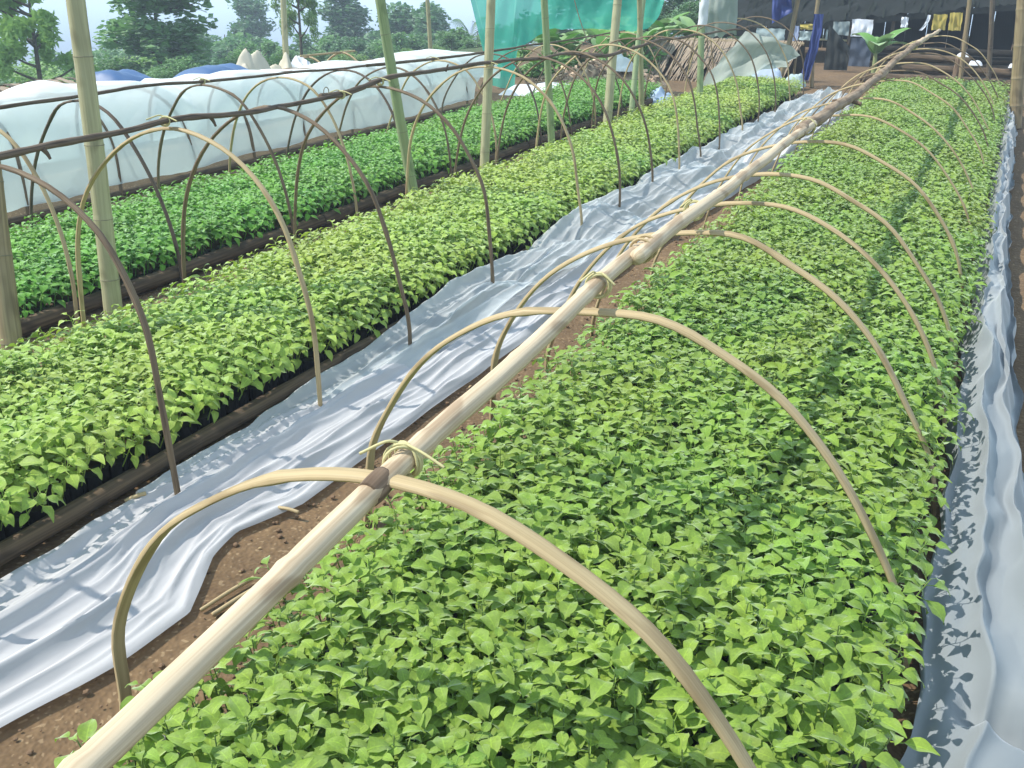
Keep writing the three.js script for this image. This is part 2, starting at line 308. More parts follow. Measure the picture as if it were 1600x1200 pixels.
// ---------------------------------------------------------------- hoop tunnels over the beds
function hoopPts(shape, z, seed, wz = 0.05) { const r = rng(seed), dz = (r() - 0.5) * wz, dx = (r() - 0.5) * 0.05, dh = (r() - 0.5) * 0.03; return shape.map(([x, y], i) => [x + dx * (y > 0.2 ? 1 : 0) + 0.014 * (r() - 0.5), y * (1 + dh) + 0.012 * (r() - 0.5), z + dz * Math.sin(i * 0.7 + seed)]); }
function twineTie(x, y, z, r, seed, k = 0.55) { // a few turns of cord with loose ends
  const g = [];
  for (let n = 0; n < 4; n++) { const t = new THREE.TorusGeometry(r * (1.08 + 0.05 * (n % 3)), 0.003, 6, 18); t.rotateY((n - 1.5) * 0.35 + 0.15); t.translate(x, y, z + (n - 1.5) * 0.006); g.push(t); }
  const q = rng(seed), a = q() * 0.04;
  g.push(rod([[x - r * 0.4, y + r * 1.15, z], [x - 0.03 * k, y + r * 1.2 + 0.004, z + 0.012], [x - 0.085 * k, y + r * 0.6, z + 0.03 + a * k]], 0.0028, 5, 10), rod([[x + r * 0.3, y + r * 1.15, z], [x + 0.05 * k, y + r * 0.95, z + 0.004], [x + 0.11 * k, y + r * 0.3, z + 0.006]], 0.0028, 5, 10));
  return mergeGeometries(g.map((e) => { const f = e.index ? e.toNonIndexed() : e; f.deleteAttribute('uv'); return f; }));
}
const NEAR = [[-1.56, -0.05], [-1.545, 0.1], [-1.5, 0.27], [-1.43, 0.43], [-1.32, 0.58], [-1.19, 0.69], [-1.03, 0.77], [-0.82, 0.815], [-0.64, 0.81], [-0.48, 0.745], [-0.33, 0.655], [-0.2, 0.52], [-0.09, 0.36], [-0.01, 0.17], [0.03, -0.05]];
{
  const o = thing('tunnel_frame', 'bare bamboo hoop frame with thick tan ridge pole over the nearest bed', 'tunnel frame');
  [-1.22, -2.2, -3.05, -3.58, -4.12, -5.0, -6.0, -6.9, -8.0, -8.9, -9.7, -10.6, -11.5, -12.4, -13.4].forEach((z, i) => {
    const pts = hoopPts(NEAR, z, 50 + i); part('hoop', strip(pts, i < 3 ? 0.035 : i < 6 ? 0.028 : 0.022, i < 6 ? 0.014 : 0.011, 60, i), i > 7 && i % 2 ? M.hoopBrown : M.hoopTan, o);
  });
  const seg = [[0.9, -2.62, 0.022, 0.0195, M.poleTan], [-2.42, -5.05, 0.021, 0.019, M.poleTan], [-4.72, -8.1, 0.03, 0.024, M.poleKnot], [-7.7, -10.4, 0.026, 0.022, M.poleKnot], [-10.1, -13.7, 0.024, 0.016, M.poleTan]];
  const hgt = [[-13.7, 0.86], [-11.2, 0.9], [-8.8, 0.9], [-8.06, 0.86], [-6.9, 0.85], [-4.8, 0.875], [-3.6, 0.875], [-2.5, 0.87], [-2.2, 0.86], [-1.29, 0.807], [-0.96, 0.77], [-0.58, 0.738], [0.9, 0.6]];
  seg.forEach(([a, b, r0, r1, m], i) => {
    const n = 14, pts = []; for (let k = 0; k <= n; k++) { const z = lerp(a, b, k / n); pts.push([-0.82 + (i % 2 ? 0.022 : 0) + (i > 1 ? 0.03 : 0.012) * noise(z * 1.4, i), table(hgt, z) + 0.008 * noise(z * 1.9, i + 4) + r0 * 0.6 + (i % 2 ? 0.012 : 0), z]); }
    const nodes = []; for (let z = a - 0.3 - i * 0.11; z > b; z -= 0.39) nodes.push((a - z) / (a - b));
    const pole = part('ridge_pole', rod(pts, (t) => { let r = lerp(r0, r1, t); for (const q of nodes) r *= 1 + 0.15 * Math.exp(-Math.pow((t - q) * (a - b) / 0.011, 2)) - 0.04 * Math.exp(-Math.pow(((t - q) * (a - b) - 0.02) / 0.012, 2)); return r; }, 16, 170, i > 1 ? 0.22 : 0.05, i), m, o);
  });
  part('bark_patch', rod([[-0.822, table(hgt, -1.175) + 0.0125, -1.172], [-0.822, table(hgt, -1.2) + 0.0125, -1.2], [-0.823, table(hgt, -1.225) + 0.0125, -1.226]], (t) => 0.0222 + 0.002 * Math.sin(t * 3.1), 16, 10, 0.12), M.bark, o);
  [[-1.285, 0.028], [-2.21, 0.027], [-3.05, 0.027], [-5.0, 0.032], [-7.9, 0.032], [-10.3, 0.03]].forEach(([z, r], i) => part('tie', twineTie(-0.82, table(hgt, z) + 0.012, z, r, i, i ? 0.4 : 0.75), M.twine, o));
  part('tie', mergeGeometries([-2.5, -2.54].map((z) => new THREE.TorusGeometry(0.032, 0.004, 6, 16).translate(-0.81, 0.89, z))), M.hoopTan, o);
  part('branch_stub', rod([[-0.9, 0.86, -6.25], [-0.83, 0.865, -6.3], [-0.74, 0.85, -6.28]], 0.012, 7, 8), M.bark, o);
}
const MID = [[-3.43, -0.05], [-3.4, 0.3], [-3.35, 0.58], [-3.28, 0.75], [-3.16, 0.89], [-2.99, 1.0], [-2.8, 1.035], [-2.58, 0.98], [-2.41, 0.86], [-2.31, 0.73], [-2.24, 0.57], [-2.2, 0.37], [-2.18, 0.15], [-2.19, -0.05]];
{
  const o = thing('tunnel_frame', 'bare hoop frame with thin crooked branch ridge over the middle bed', 'tunnel frame');
  [-1.25, -2.1, -2.86, -3.5, -4.34, -5.54, -6.2, -6.88, -7.6, -8.2, -8.85, -9.6, -10.3, -11.1, -11.9, -12.7].forEach((z, i) => part('hoop', strip(hoopPts(MID, z, 80 + i, 0.1), 0.022, 0.012, 50, i + 3), [M.hoopBrown, M.hoopBrown, M.hoopTan][i % 3], o));
  const H = [[-12.9, 0.92], [-12, 0.92], [-10.24, 0.95], [-8.5, 0.98], [-7.6, 0.94], [-6.7, 1.0], [-5.2, 1.045], [-4.37, 1.055], [-4.06, 1.025], [-3.4, 1.025], [-2.85, 1.05], [-2.1, 1.03], [-0.4, 1.0]];
  [[-0.5, -4.2, 0.013, 0.010], [-3.85, -7.4, 0.012, 0.009], [-7.0, -12.9, 0.014, 0.009]].forEach(([a, b, r0, r1], i) => {
    const pts = []; for (let k = 0; k <= 22; k++) { const z = lerp(a, b, k / 22); pts.push([-2.8 + 0.02 * noise(z * 1.7, i + 9), table(H, z) + 0.014 + (i === 1 ? 0.01 : 0) + 0.012 * noise(z * 2.3, i), z]); }
    part('ridge_pole', rod(pts, (t) => lerp(r0, r1, t) * (1 + 0.25 * Math.max(0, noise(t * 40, i))), 9, 110, 0.25, i + 20), M.branch, o);
  });
  for (const [z, dy] of [[-2.3, -0.02], [-3.1, -0.022], [-5.0, 0.02]]) part('branch_stub', rod([[-2.8, table(H, z) + 0.012, z], [-2.795, table(H, z) + 0.012 + dy, z - 0.012], [-2.79, table(H, z) + 0.012 + dy * 1.8, z - 0.015]], (t) => 0.009 * (1 - 0.5 * t), 6, 6), M.branch, o);
  [-2.86, -4.0, -4.34, -5.54].forEach((z, i) => part('tie', twineTie(-2.8, table(H, z) + 0.014, z, 0.015, 30 + i).scale(1, 1, 1), M.twine, o));
  part('wire_loop', new THREE.TorusGeometry(0.02, 0.0022, 5, 16).rotateY(Math.PI / 2).translate(-2.8, 1.065, -3.88), M.ring, o);
}
const FAR = [[-5.0, -0.05], [-4.97, 0.2], [-4.92, 0.4], [-4.83, 0.6], [-4.7, 0.79], [-4.57, 0.89], [-4.45, 0.93], [-4.32, 0.925], [-4.17, 0.86], [-4.04, 0.7], [-3.94, 0.48], [-3.88, 0.22], [-3.86, -0.05]];
{
  const o = thing('tunnel_frame', 'bare hoop frame with thin dark ridge over the far bed by the plastic tunnel', 'tunnel frame');
  [-2.6, -3.2, -3.91, -4.9, -5.62, -6.3, -6.95, -7.74, -8.77, -9.5, -10.1, -10.9, -11.7, -12.4].forEach((z, i) => part('hoop', strip(hoopPts(FAR, z, 120 + i, 0.08).map(([x, y, q]) => [x, y * lerp(1, 0.88, smooth(-z, 4, 9)), q]), 0.022, 0.012, 46, i + 5), [M.hoopBrown, M.hoopTan, M.branch][i % 3], o));
  const H = [[-12.6, 0.82], [-8.3, 0.835], [-7, 0.865], [-5.4, 0.915], [-4.5, 0.945], [-3.4, 0.94], [-2, 0.93]];
  [[-2.1, -7.1, 0.011, 0.008], [-6.7, -12.6, 0.012, 0.008]].forEach(([a, b, r0, r1], i) => {
    const pts = []; for (let k = 0; k <= 20; k++) { const z = lerp(a, b, k / 20); pts.push([-4.45 + 0.02 * noise(z * 1.2, i + 2), table(H, z) + 0.012 + 0.01 * noise(z * 1.9, i + 5), z]); }
    part('ridge_pole', rod(pts, (t) => lerp(r0, r1, t), 8, 90, 0.2, i + 40), M.branch, o);
  });
  [-4.9, -7.74].forEach((z, i) => part('tie', twineTie(-4.45, table(H, z) + 0.01, z, 0.014, 60 + i), M.twine, o));
}

// ---------------------------------------------------------------- white sheet thrown on the path
{
  const L = [[-13.6, -2.15], [-10, -2.26], [-6.4, -2.34], [-4, -2.32], [-2.3, -2.3], [-1.5, -2.29], [0, -2.28]], R = [[-13.6, -1.6], [-9, -1.58], [-6.6, -1.72], [-4.25, -1.79], [-3.5, -1.78], [-2.2, -1.8], [-1.98, -1.86], [-1.84, -1.83], [-1.6, -1.71], [-1.35, -1.73], [-1.05, -1.79], [0, -1.9]];
  const fold = (u, z, f, k, amp, g) => { const w = u * f + 0.55 * noise(z * g, k * 3.1) * f * 0.4 + k, s = 1 - Math.abs(Math.sin(Math.PI * w)); return amp * Math.pow(s, 2.2) * (0.55 + 0.9 * Math.max(0, noise(z * g * 0.8 + 7, k))); };
  const start = [[-13.6, 0.3], [-9, 0.42], [-6, 0.5], [-4.4, 0.34], [-3.2, 0.14], [-2.4, 0.02], [0, 0]];
  const at = (u, z, lift) => {
    const l = table(L, z) + 0.012 * noise(z * 9, 2), r = table(R, z) + 0.014 * noise(z * 2.2, 5), far = smooth(-z, 3, 5.5);
    let y = 0.02 + fold(u, z, 3.1, 1, 0.05, 0.32) + fold(u, z, 5.3, 2, 0.03, 0.5) + fold(u + 0.02 * z, z, 9.1, 3, 0.014, 0.8);
    y += far * (0.05 * Math.max(0, noise(u * 2.6 + 4, z * 0.9)) + 0.06 * (facet(u * 4, z * 1.9, 6) + 0.3));
    y += lift * (0.08 * Math.pow(1 - u, 2) * (0.75 + 0.8 * noise(z * 0.7, 8)) + 0.13 * (facet(u * 3.2, z * 1.7, 3) + 0.3) + 0.05 * facet(u * 7, z * 4.1, 5));
    y += (1 - 0.75 * lift) * (0.014 * facet(u * 9, z * 3.2, 11) + 0.008 * facet(u * 21, z * 5, 12)) + 0.003 * noise(u * 30, z * 9, 6);
    return V(lerp(l, r, u) + 0.012 * noise(u * 8, z * 4, 9), y, z);
  };
  const cover = sheet(100, 900, (uu, v) => {
    const z = lerp(0.1, -13.6, v), u = lerp(table(start, z) + 0.06 * noise(z * 1.9, 14) * smooth(-z, 2.4, 3), 1, uu), q = at(u, z, 0.12 * smooth(-z, 3, 5));
    q.y = lerp(0.02, q.y, smooth(uu, -0.02, 0.06) * smooth(1 - uu, -0.01, 0.07)); return q;
  });
  const thin = sheet(70, 800, (uu, v) => {
    const z = lerp(-2.0, -13.6, v), u = uu * (table(start, z) + 0.3), q = at(u, z, smooth(-z, 2.6, 4.6)); q.y -= 0.006 + 0.02 * smooth(uu, 0.6, 0.9); q.y = Math.max(0.012, q.y * (0.25 + 0.75 * smooth(uu, 0, 0.05))); return q;
  });
  const o = thing('plastic_sheet', 'long crumpled white plastic sheet lying on the path between the beds', 'plastic sheet');
  part('folded_layer', cover, M.whiteSheet, o);
  part('thin_layer', thin, M.thinSheet, o);
}
{ // rolled up sheet along the right edge of the nearest bed
  const L = [[-14.2, 0.05], [-6, 0.02], [-3.3, 0.03], [-2.5, 0.03], [-2.05, 0.05], [-1.7, 0.02], [-1.2, -0.06], [-0.6, -0.1]];
  const g = sheet(70, 620, (u, v) => {
    const z = lerp(-0.5, -14.2, v), wd = table([[-14.2, 0.13], [-7, 0.15], [-3.5, 0.24], [-2, 0.4], [-0.5, 0.6]], z), s = Math.sin(Math.PI * Math.min(1, u * 1.15 + 0.02));
    let y = 0.03 + (0.08 + 0.06 * noise(z * 0.8, 3) + 0.05 * smooth(-z, 2, 5)) * Math.pow(Math.max(0, s), 0.7);
    y += 0.045 * Math.pow(1 - Math.abs(Math.sin(Math.PI * (u * 3 + 0.5 * noise(z * 0.7, 6)))), 2) + 0.02 * noise(u * 5, z * 2.6, 2) + 0.05 * facet(u * 3, z * 2.4, 14) + 0.02 * facet(u * 8, z * 6, 15);
    y += 0.04 * u * smooth(1 - u, 0, 0.25); y -= 0.11 * Math.exp(-Math.pow((z + 2.03 - 0.12 * u) / 0.05, 2)) * smooth(u, 0.1, 0.4);
    return V(table(L, z) + u * wd + 0.03 * noise(z * 2.1, 12) + 0.02 * noise(u * 4, z * 5, 7), Math.max(0.014, y), z);
  });
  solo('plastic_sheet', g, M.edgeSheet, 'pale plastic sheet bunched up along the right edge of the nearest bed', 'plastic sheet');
}

// ---------------------------------------------------------------- plastic covered tunnel
{
  const o = thing('plastic_tunnel', 'long low tunnel covered with translucent white plastic beyond the far bed', 'plastic tunnel');
  const top = [[-12.4, 0.2], [-12.2, 0.42], [-11.8, 0.56], [-11.2, 0.62], [-10.2, 0.61], [-7.9, 0.66], [-5.9, 0.735], [-4.8, 0.75], [-2, 0.78]], cx = -6.38, hw = 0.62;
  const arc = (u, z, k = 1) => { const a = Math.PI * u, c = Math.cos(a), s = Math.sin(a), h = table(top, z); return V(cx + k * hw * Math.sign(c) * Math.pow(Math.abs(c), 0.72), k * h * Math.pow(s, 0.62), z); };
  const hoops = []; for (let z = -2.2; z > -10.9; z -= 0.78) hoops.push(z);
  part('plastic_cover', sheet(70, 520, (u, v) => {
    const z = lerp(-2, lerp(-10.95, -12.45, smooth(u, 0, 0.45)), v), q = arc(u, z), hd = Math.min(...hoops.map((h) => Math.abs(h - z))), sag = -0.022 * smooth(hd, 0.02, 0.35) + 0.014 * noise(u * 3.2 + z * 0.5, z * 1.1, 2) + 0.095 * facet(u * 5, z * 1.9, 4) + 0.05 * facet(u * 10, z * 4.2, 8);
    const n = V(q.x - cx, q.y * 0.9, 0).normalize(); q.addScaledVector(n, sag * smooth(q.y, 0.02, 0.15) + 0.012);
    if (u < 0.03 || u > 0.97) q.y = Math.max(q.y, 0.1 + 0.035 * noise(z * 1.2, 3) + 0.01 * noise(z * 7, 1));
    return q;
  }, [1.1, 6.5]), M.film, o);
  hoops.forEach((z, i) => part('hoop', rod([0, 0.1, 0.2, 0.3, 0.4, 0.5, 0.6, 0.7, 0.8, 0.9, 1].map((u) => arc(u, z + 0.05 * Math.sin(u * 5 + i), 0.98)), 0.014, 7, 40), M.hoopBrown, o));
  part('ridge_pole', rod([-2, -4.5, -7, -9.5, -11.8].map((z) => [cx, table(top, z) - 0.03, z]), 0.012, 7, 40), M.hoopBrown, o);
  part('edge_log', rod([-2, -5, -8, -10, -11].map((z) => [cx + hw - 0.03, 0.03, z]), 0.03, 8, 40, 0.1), M.log, o);
}

// ---------------------------------------------------------------- bamboo posts
function post(name, label, foot, at, r, mat, seed, high = 2.6, group = 'bamboo posts standing among the beds', cat = 'post') {
  const a = V(...foot), d = V(...at).sub(a), k = high / d.y, tip = a.clone().addScaledVector(d, k), o = thing(name, label, cat, [a.x, a.y, a.z], group);
  const q = rng(seed), L = tip.distanceTo(a), nodes = []; for (let s = 0.18 + q() * 0.2; s < L; s += 0.27 + q() * 0.09) nodes.push(s / L);
  const end = tip.clone().sub(a), bend = V((q() - 0.5) * 0.05, 0, (q() - 0.5) * 0.05), pt = (t) => end.clone().multiplyScalar(t).addScaledVector(bend, Math.sin(t * 3.1));
  const pole = part('pole', rod([pt(0), pt(0.33), pt(0.66), pt(1)], (t) => { let rr = r * (1.04 - 0.16 * t); for (const n of nodes) { const e = (t - n) * L / r; rr *= 1 + 0.045 * Math.exp(-Math.pow(e / 0.22, 2)) - 0.015 * Math.exp(-Math.pow((e - 0.5) / 0.3, 2)); } return rr; }, 18, 190, 0.03, seed), mat, o);
  for (const n of nodes) { const g = new THREE.TorusGeometry(r * (1.04 - 0.16 * n) * 1.02, r * 0.045, 6, 20); g.rotateX(Math.PI / 2); const m = part('node_ring', g, M.ring, pole); m.position.copy(pt(n)); m.quaternion.setFromUnitVectors(V(0, 1, 0), end.clone().normalize()); }
  return o;
}
const PG = 'bamboo posts between the middle and far beds';
post('bamboo_post', 'thickest grey bamboo post leaning left before the plastic tunnel', [-3.47, 0, -3.06], [-3.5, 1.47, -3.14], 0.04, M.bambooGrey, 1, 2.6, PG);
post('bamboo_post', 'green bamboo post leaning left, second from the left behind the middle bed', [-3.44, 0, -5.72], [-3.45, 1.41, -5.43], 0.033, M.bambooGreen, 2, 2.6, PG);
post('bamboo_post', 'tan bamboo post in front of the left edge of the green net', [-3.4, 0, -6.6], [-3.4, 1.37, -6.74], 0.034, M.bambooGrey, 3, 2.6, PG);
post('bamboo_post', 'thin pale green bamboo post against the middle of the green net', [-3.4, 0, -7.92], [-3.4, 1.34, -7.69], 0.029, M.bambooGreen, 4, 2.6, PG);
post('bamboo_post', 'tan bamboo post leaning right before the green net and debris heap', [-3.36, 0, -9.1], [-3.35, 1.3, -9.31], 0.041, M.bambooGrey, 5, 2.6, PG);
post('bamboo_post', 'slim leaning green bamboo post left of the thatched shelter', [-3.35, 0, -9.75], [-3.35, 1.28, -10.05], 0.028, M.bambooGreen, 6, 2.6, PG);
post('bamboo_post', 'grey bamboo post just behind the slim leaning green post', [-3.35, 0, -10.15], [-3.35, 0.93, -9.95], 0.028, M.bambooGrey, 7, 1.6, PG);
post('bamboo_post', 'greenish bamboo post wrapped in plastic in front of the thatched shelter', [-3.14, 0, -11.6], [-3.18, 1.24, -11.6], 0.037, M.bambooGreen, 8, 2.0, PG);
post('bamboo_post', 'dark leaning post cut off by the left picture edge', [-3.37, 0, -2.44], [-3.44, 0.59, -2.55], 0.042, M.bambooBrown, 9, 2.6, PG);
const BG = 'posts standing behind the plastic tunnel';
post('bamboo_post', 'pale bamboo post behind the tunnel beside the cream sacks', [-8, 0, -10.3], [-8, 1.21, -10.4], 0.037, M.bambooGrey, 10, 2.4, BG);
post('bamboo_post', 'thin pale post behind the far end of the plastic tunnel', [-8, 0, -13.86], [-8, 1.12, -13.78], 0.032, M.bambooGrey, 11, 2.4, BG);
post('wooden_post', 'brown post at the right picture edge beside the bunched sheet', [0.17, 0, -12], [0.02, 1.27, -12], 0.065, M.bambooBrown, 12, 2.2);
const RG = 'thin posts at the end of the nearest bed';
post('wooden_post', 'thin pale post standing behind the end of the nearest bed, left of two', [-0.56, 0, -15.5], [-0.62, 1.17, -15.5], 0.03, M.bambooBrown, 13, 2.2, RG);
post('wooden_post', 'thin dark post standing behind the end of the nearest bed, right of two', [-0.2, 0, -15.5], [-0.36, 1.17, -15.5], 0.033, M.board, 14, 2.2, RG);
post('wooden_post', 'weathered post beside the bags with blue cloth tied at its top', [-2.93, 0, -15], [-2.86, 0.64, -15], 0.035, M.bambooBrown, 15, 1.5, 'posts before the dark shed');
post('wooden_post', 'weathered post with long blue tarp strip hanging down it', [-2.47, 0, -15], [-2.49, 0.95, -15], 0.03, M.bambooBrown, 16, 1.5, 'posts before the dark shed');
{
  const o = thing('pole_tripod', 'three thin sticks leaning together above the thatched shelter', 'tripod', [-4.17, 0, -15.3]);
  for (const [dx, dz] of [[-0.1, 0], [0.1, 0.02], [0.02, -0.12]]) part('leg', rod([[dx * 2.4, 0, dz * 2.4], [dx, 0.7, dz], [dx * 0.15, 1.1, dz * 0.2]], 0.011, 6, 8), M.bambooBrown, o);
  part('tie', new THREE.TorusGeometry(0.025, 0.008, 6, 12).rotateX(Math.PI / 2).translate(0, 1.02, 0), M.twine, o);
}

// ---------------------------------------------------------------- small litter on the path
function stick(a, b, r, label, group) { const A = V(...a), B = V(...b).sub(A); solo('bamboo_stick', rod([[0, 0, 0], [B.x * 0.5, B.y * 0.5 + 0.003, B.z * 0.5], [B.x, B.y, B.z]], r, 7, 10, 0.1), M.hoopTan, label, 'stick', a, group); }
stick([-1.7, 0.014, -1.63], [-1.67, 0.016, -1.81], 0.006, 'short split bamboo stick on the path close to the white sheet corner');
stick([-1.66, 0.012, -1.63], [-1.625, 0.014, -1.81], 0.007, 'short split bamboo stick on the path, the one nearer the ridge pole');
stick([-1.83, 0.035, -2.13], [-1.76, 0.03, -2.14], 0.006, 'little forked twig at the edge of the white sheet');
stick([-2.3, 0.03, -1.96], [-2.25, 0.05, -2.0], 0.007, 'small stick poking out between the dark log and white sheet');
{ const g = new THREE.IcosahedronGeometry(0.014, 2), p = g.attributes.position; for (let i = 0; i < p.count; i++) { const k = 1 + 0.35 * noise(p.getX(i) * 60, p.getY(i) * 60, p.getZ(i) * 60); p.setXYZ(i, p.getX(i) * k, p.getY(i) * k * 0.6, p.getZ(i) * k); } g.computeVertexNormals(); solo('pebble', g, M.whiteOpaque, 'small white pebble on the brown path beside the ridge pole', 'stone', [-1.6, 0.012, -1.5]); }
solo('plastic_scrap', sheet(14, 14, (u, v) => V((u - 0.5) * 0.11, 0.02 + 0.03 * noise(u * 3, v * 3) + 0.015 * noise(u * 8, v * 8), (v - 0.5) * 0.09)), M.blackScrap, 'scrap of black shiny plastic at the near corner of the nearest bed', 'plastic scrap', [-1.42, 0.02, -1.2]);

{ // crumbs of soil and dry leaf bits on the path
  const r = rng(91), clod = new THREE.IcosahedronGeometry(1, 1), p = clod.attributes.position; for (let i = 0; i < p.count; i++) { const k = 1 + 0.5 * noise(p.getX(i) * 2, p.getY(i) * 2, p.getZ(i) * 2); p.setXYZ(i, p.getX(i) * k, p.getY(i) * k * 0.7, p.getZ(i) * k); } clod.computeVertexNormals();
  const bit = sheet(3, 4, (u, v) => V((u - 0.5) * Math.sin(Math.PI * v) * 0.9, 0.25 * Math.abs(u - 0.5) + 0.15 * Math.sin(v * 5), (v - 0.5) * 2));
  const g = new THREE.Group(); g.name = 'soil_crumbs'; tag(g, 'crumbs of brown soil and dry leaf bits strewn on the path', 'soil', null, 'stuff');
  for (const [geo, mat, n, lo, hi, name] of [[clod, std({ color: new THREE.Color(0.17, 0.105, 0.06), roughness: 1 }), 1500, 0.0025, 0.009, 'clods'], [bit, M.rubblePlain, 120, 0.006, 0.014, 'leaf_bits']]) {
    const im = new THREE.InstancedMesh(geo, mat, n); im.name = name; im.userData.kind = 'stuff';
    for (let i = 0; i < n; i++) { const z = -0.3 - Math.pow(r(), 1.5) * 8, q = lo + (hi - lo) * Math.pow(r(), 3); im.setMatrixAt(i, new THREE.Matrix4().compose(V(lerp(-1.84, -1.22, r()), 0.004 + q * 0.3, z), new THREE.Quaternion().setFromEuler(new THREE.Euler((r() - 0.5) * 0.6, r() * 6, (r() - 0.5) * 0.6)), V(q, q, q))); }
    g.add(im);
  }
  add(g);
}

// ---------------------------------------------------------------- green net and things at the end of the beds
{
  const o = thing('shade_net', 'torn teal green shade net hanging behind the bamboo posts', 'shade net', [0, 0, -13]);
  const low = [[-7.4, 2.1], [-6.86, 1.15], [-6.53, 0.03], [-6.16, 0.0], [-6.14, 0.5], [-6.0, 0.62], [-5.65, 0.8], [-5.0, 0.83], [-4.5, 0.8], [-4.25, 0.84], [-4.12, 1.0], [-4.05, 1.25], [-3.98, 2.1]];
  part('netting', sheet(150, 44, (u, v) => { const x = lerp(-7.35, -4.0, u), b = table(low, x) + 0.02 * noise(x * 9, 3); return V(x + 0.02 * noise(x * 2, v * 3), lerp(2.1, b, v), 0.09 * noise(x * 2.4, v * 0.8, 5) + 0.05 * noise(x * 6 + v, v * 3, 2) + 0.12 * facet(x * 1.6, v * 2.5, 2)); }), M.net, o);
  part('hanging_cord', rod([[-5.3, 1.3, 0.12], [-5.18, 0.95, 0.12], [-5.05, 0.66, 0.13]], 0.007, 5, 10), M.ring, o);
  part('top_pole', rod([[-7.6, 2.1, 0], [-5.7, 2.12, 0], [-3.9, 2.1, 0]], 0.03, 8, 12), M.bambooGrey, o);
}
{ // heap of dry rubbish
  const g = paint(sheet(70, 40, (u, v) => { const e = Math.pow(Math.sin(Math.PI * u), 0.7) * Math.pow(Math.sin(Math.PI * v), 0.7); return V(lerp(-6.2, -4.35, u), e * (0.13 + 0.3 * u + 0.22 * noise(u * 6, v * 5)) + 0.09 * e * noise(u * 19, v * 13, 2) + 0.04 * e * noise(u * 40, v * 30) - 0.03, lerp(-13.1, -14.6, v)); }), (x, y, z) => { const n = noise(x * 16, y * 14, z * 16), w = n > 0.25 ? 2.2 : n < -0.2 ? 0.4 : 1; return [w, w * 0.96, w * 0.92]; });
  const o = thing('debris_heap', 'heap of brown dry leaves and rubbish behind the green net', 'debris heap');
  part('heap', g, M.rubble, o);
  const r = rng(5), bits = []; for (let i = 0; i < 260; i++) { const u = r(), v = r() * 0.6, e = Math.pow(Math.sin(Math.PI * u), 0.7) * Math.pow(Math.sin(Math.PI * v), 0.7); const b = new THREE.BoxGeometry(0.03 + r() * 0.1, 0.006, 0.02 + r() * 0.04).rotateX(r() * 2 - 1).rotateY(r() * 6).rotateZ(r() * 1.6 - 0.8); b.translate(lerp(-6.2, -4.35, u), e * (0.15 + 0.3 * u + 0.22 * noise(u * 6, v * 5)) + 0.02, lerp(-13.1, -14.6, v)); const s = r() > 0.8 ? 2.4 : 0.5 + r(); bits.push(paint(b, () => [s, s * 0.95, s * 0.88])); }
  const m = part('leaf_litter', mergeGeometries(bits), M.rubble, o); m.userData.kind = 'stuff';
}
const crumple = (w, d, h, seed, n = 30) => sheet(n, n, (u, v) => { const e = Math.pow(Math.max(0, Math.sin(Math.PI * u) * Math.sin(Math.PI * v)), 0.38); return V((u - 0.5) * w + 0.05 * w * noise(v * 4, seed), 0.012 + h * e * (0.75 + 0.35 * noise(u * 2.4 + seed, v * 2.4) + 0.6 * facet(u * 4, v * 4, seed) + 0.2 * facet(u * 9, v * 9, seed)), (v - 0.5) * d + 0.05 * d * noise(u * 4, seed + 5)); });
solo('plastic_sheet', crumple(0.95, 0.9, 0.16, 3), M.whiteOpaque, 'white plastic spread on the ground below the green net', 'plastic sheet', [-5.65, -0.02, -12.75]);
solo('plastic_bag', crumple(0.3, 0.25, 0.22, 4), M.whiteOpaque, 'white plastic scrap on top of the debris heap', 'plastic scrap', [-4.75, 0.26, -13.4]);
solo('plastic_bag', crumple(0.34, 0.34, 0.2, 6), std({ color: new THREE.Color(0.3, 0.4, 0.55), roughness: 0.5 }), 'blue grey plastic bag slumped on bare soil behind the middle bed', 'bag', [-3.85, 0, -12.3]);
solo('plastic_bag', crumple(0.1, 0.1, 0.09, 7, 14), M.whiteOpaque, 'tiny white bag at the foot of the slim posts', 'bag', [-3.98, 0, -11.9]);
solo('plastic_bag', crumple(0.4, 0.4, 0.1, 8), M.whiteOpaque, 'flat white plastic at the end of the middle bed before the shelter', 'plastic sheet', [-3.45, 0.02, -14.2]);
solo('plastic_bag', crumple(0.34, 0.3, 0.24, 9), M.paleCloth, 'grey white sack pile left of the weathered post', 'sack', [-3.22, 0.02, -14.6], 'pale sacks by the weathered post');
solo('plastic_bag', crumple(0.36, 0.3, 0.36, 10), std({ color: new THREE.Color(0.5, 0.58, 0.72), roughness: 0.6 }), 'bluish white sack bulging upright beside the weathered post', 'sack', [-2.98, 0.04, -14.55], 'pale sacks by the weathered post');
solo('plastic_bag', crumple(0.3, 0.3, 0.2, 11), M.paleCloth, 'grey white sack right of the weathered post', 'sack', [-2.66, 0.02, -14.7], 'pale sacks by the weathered post');

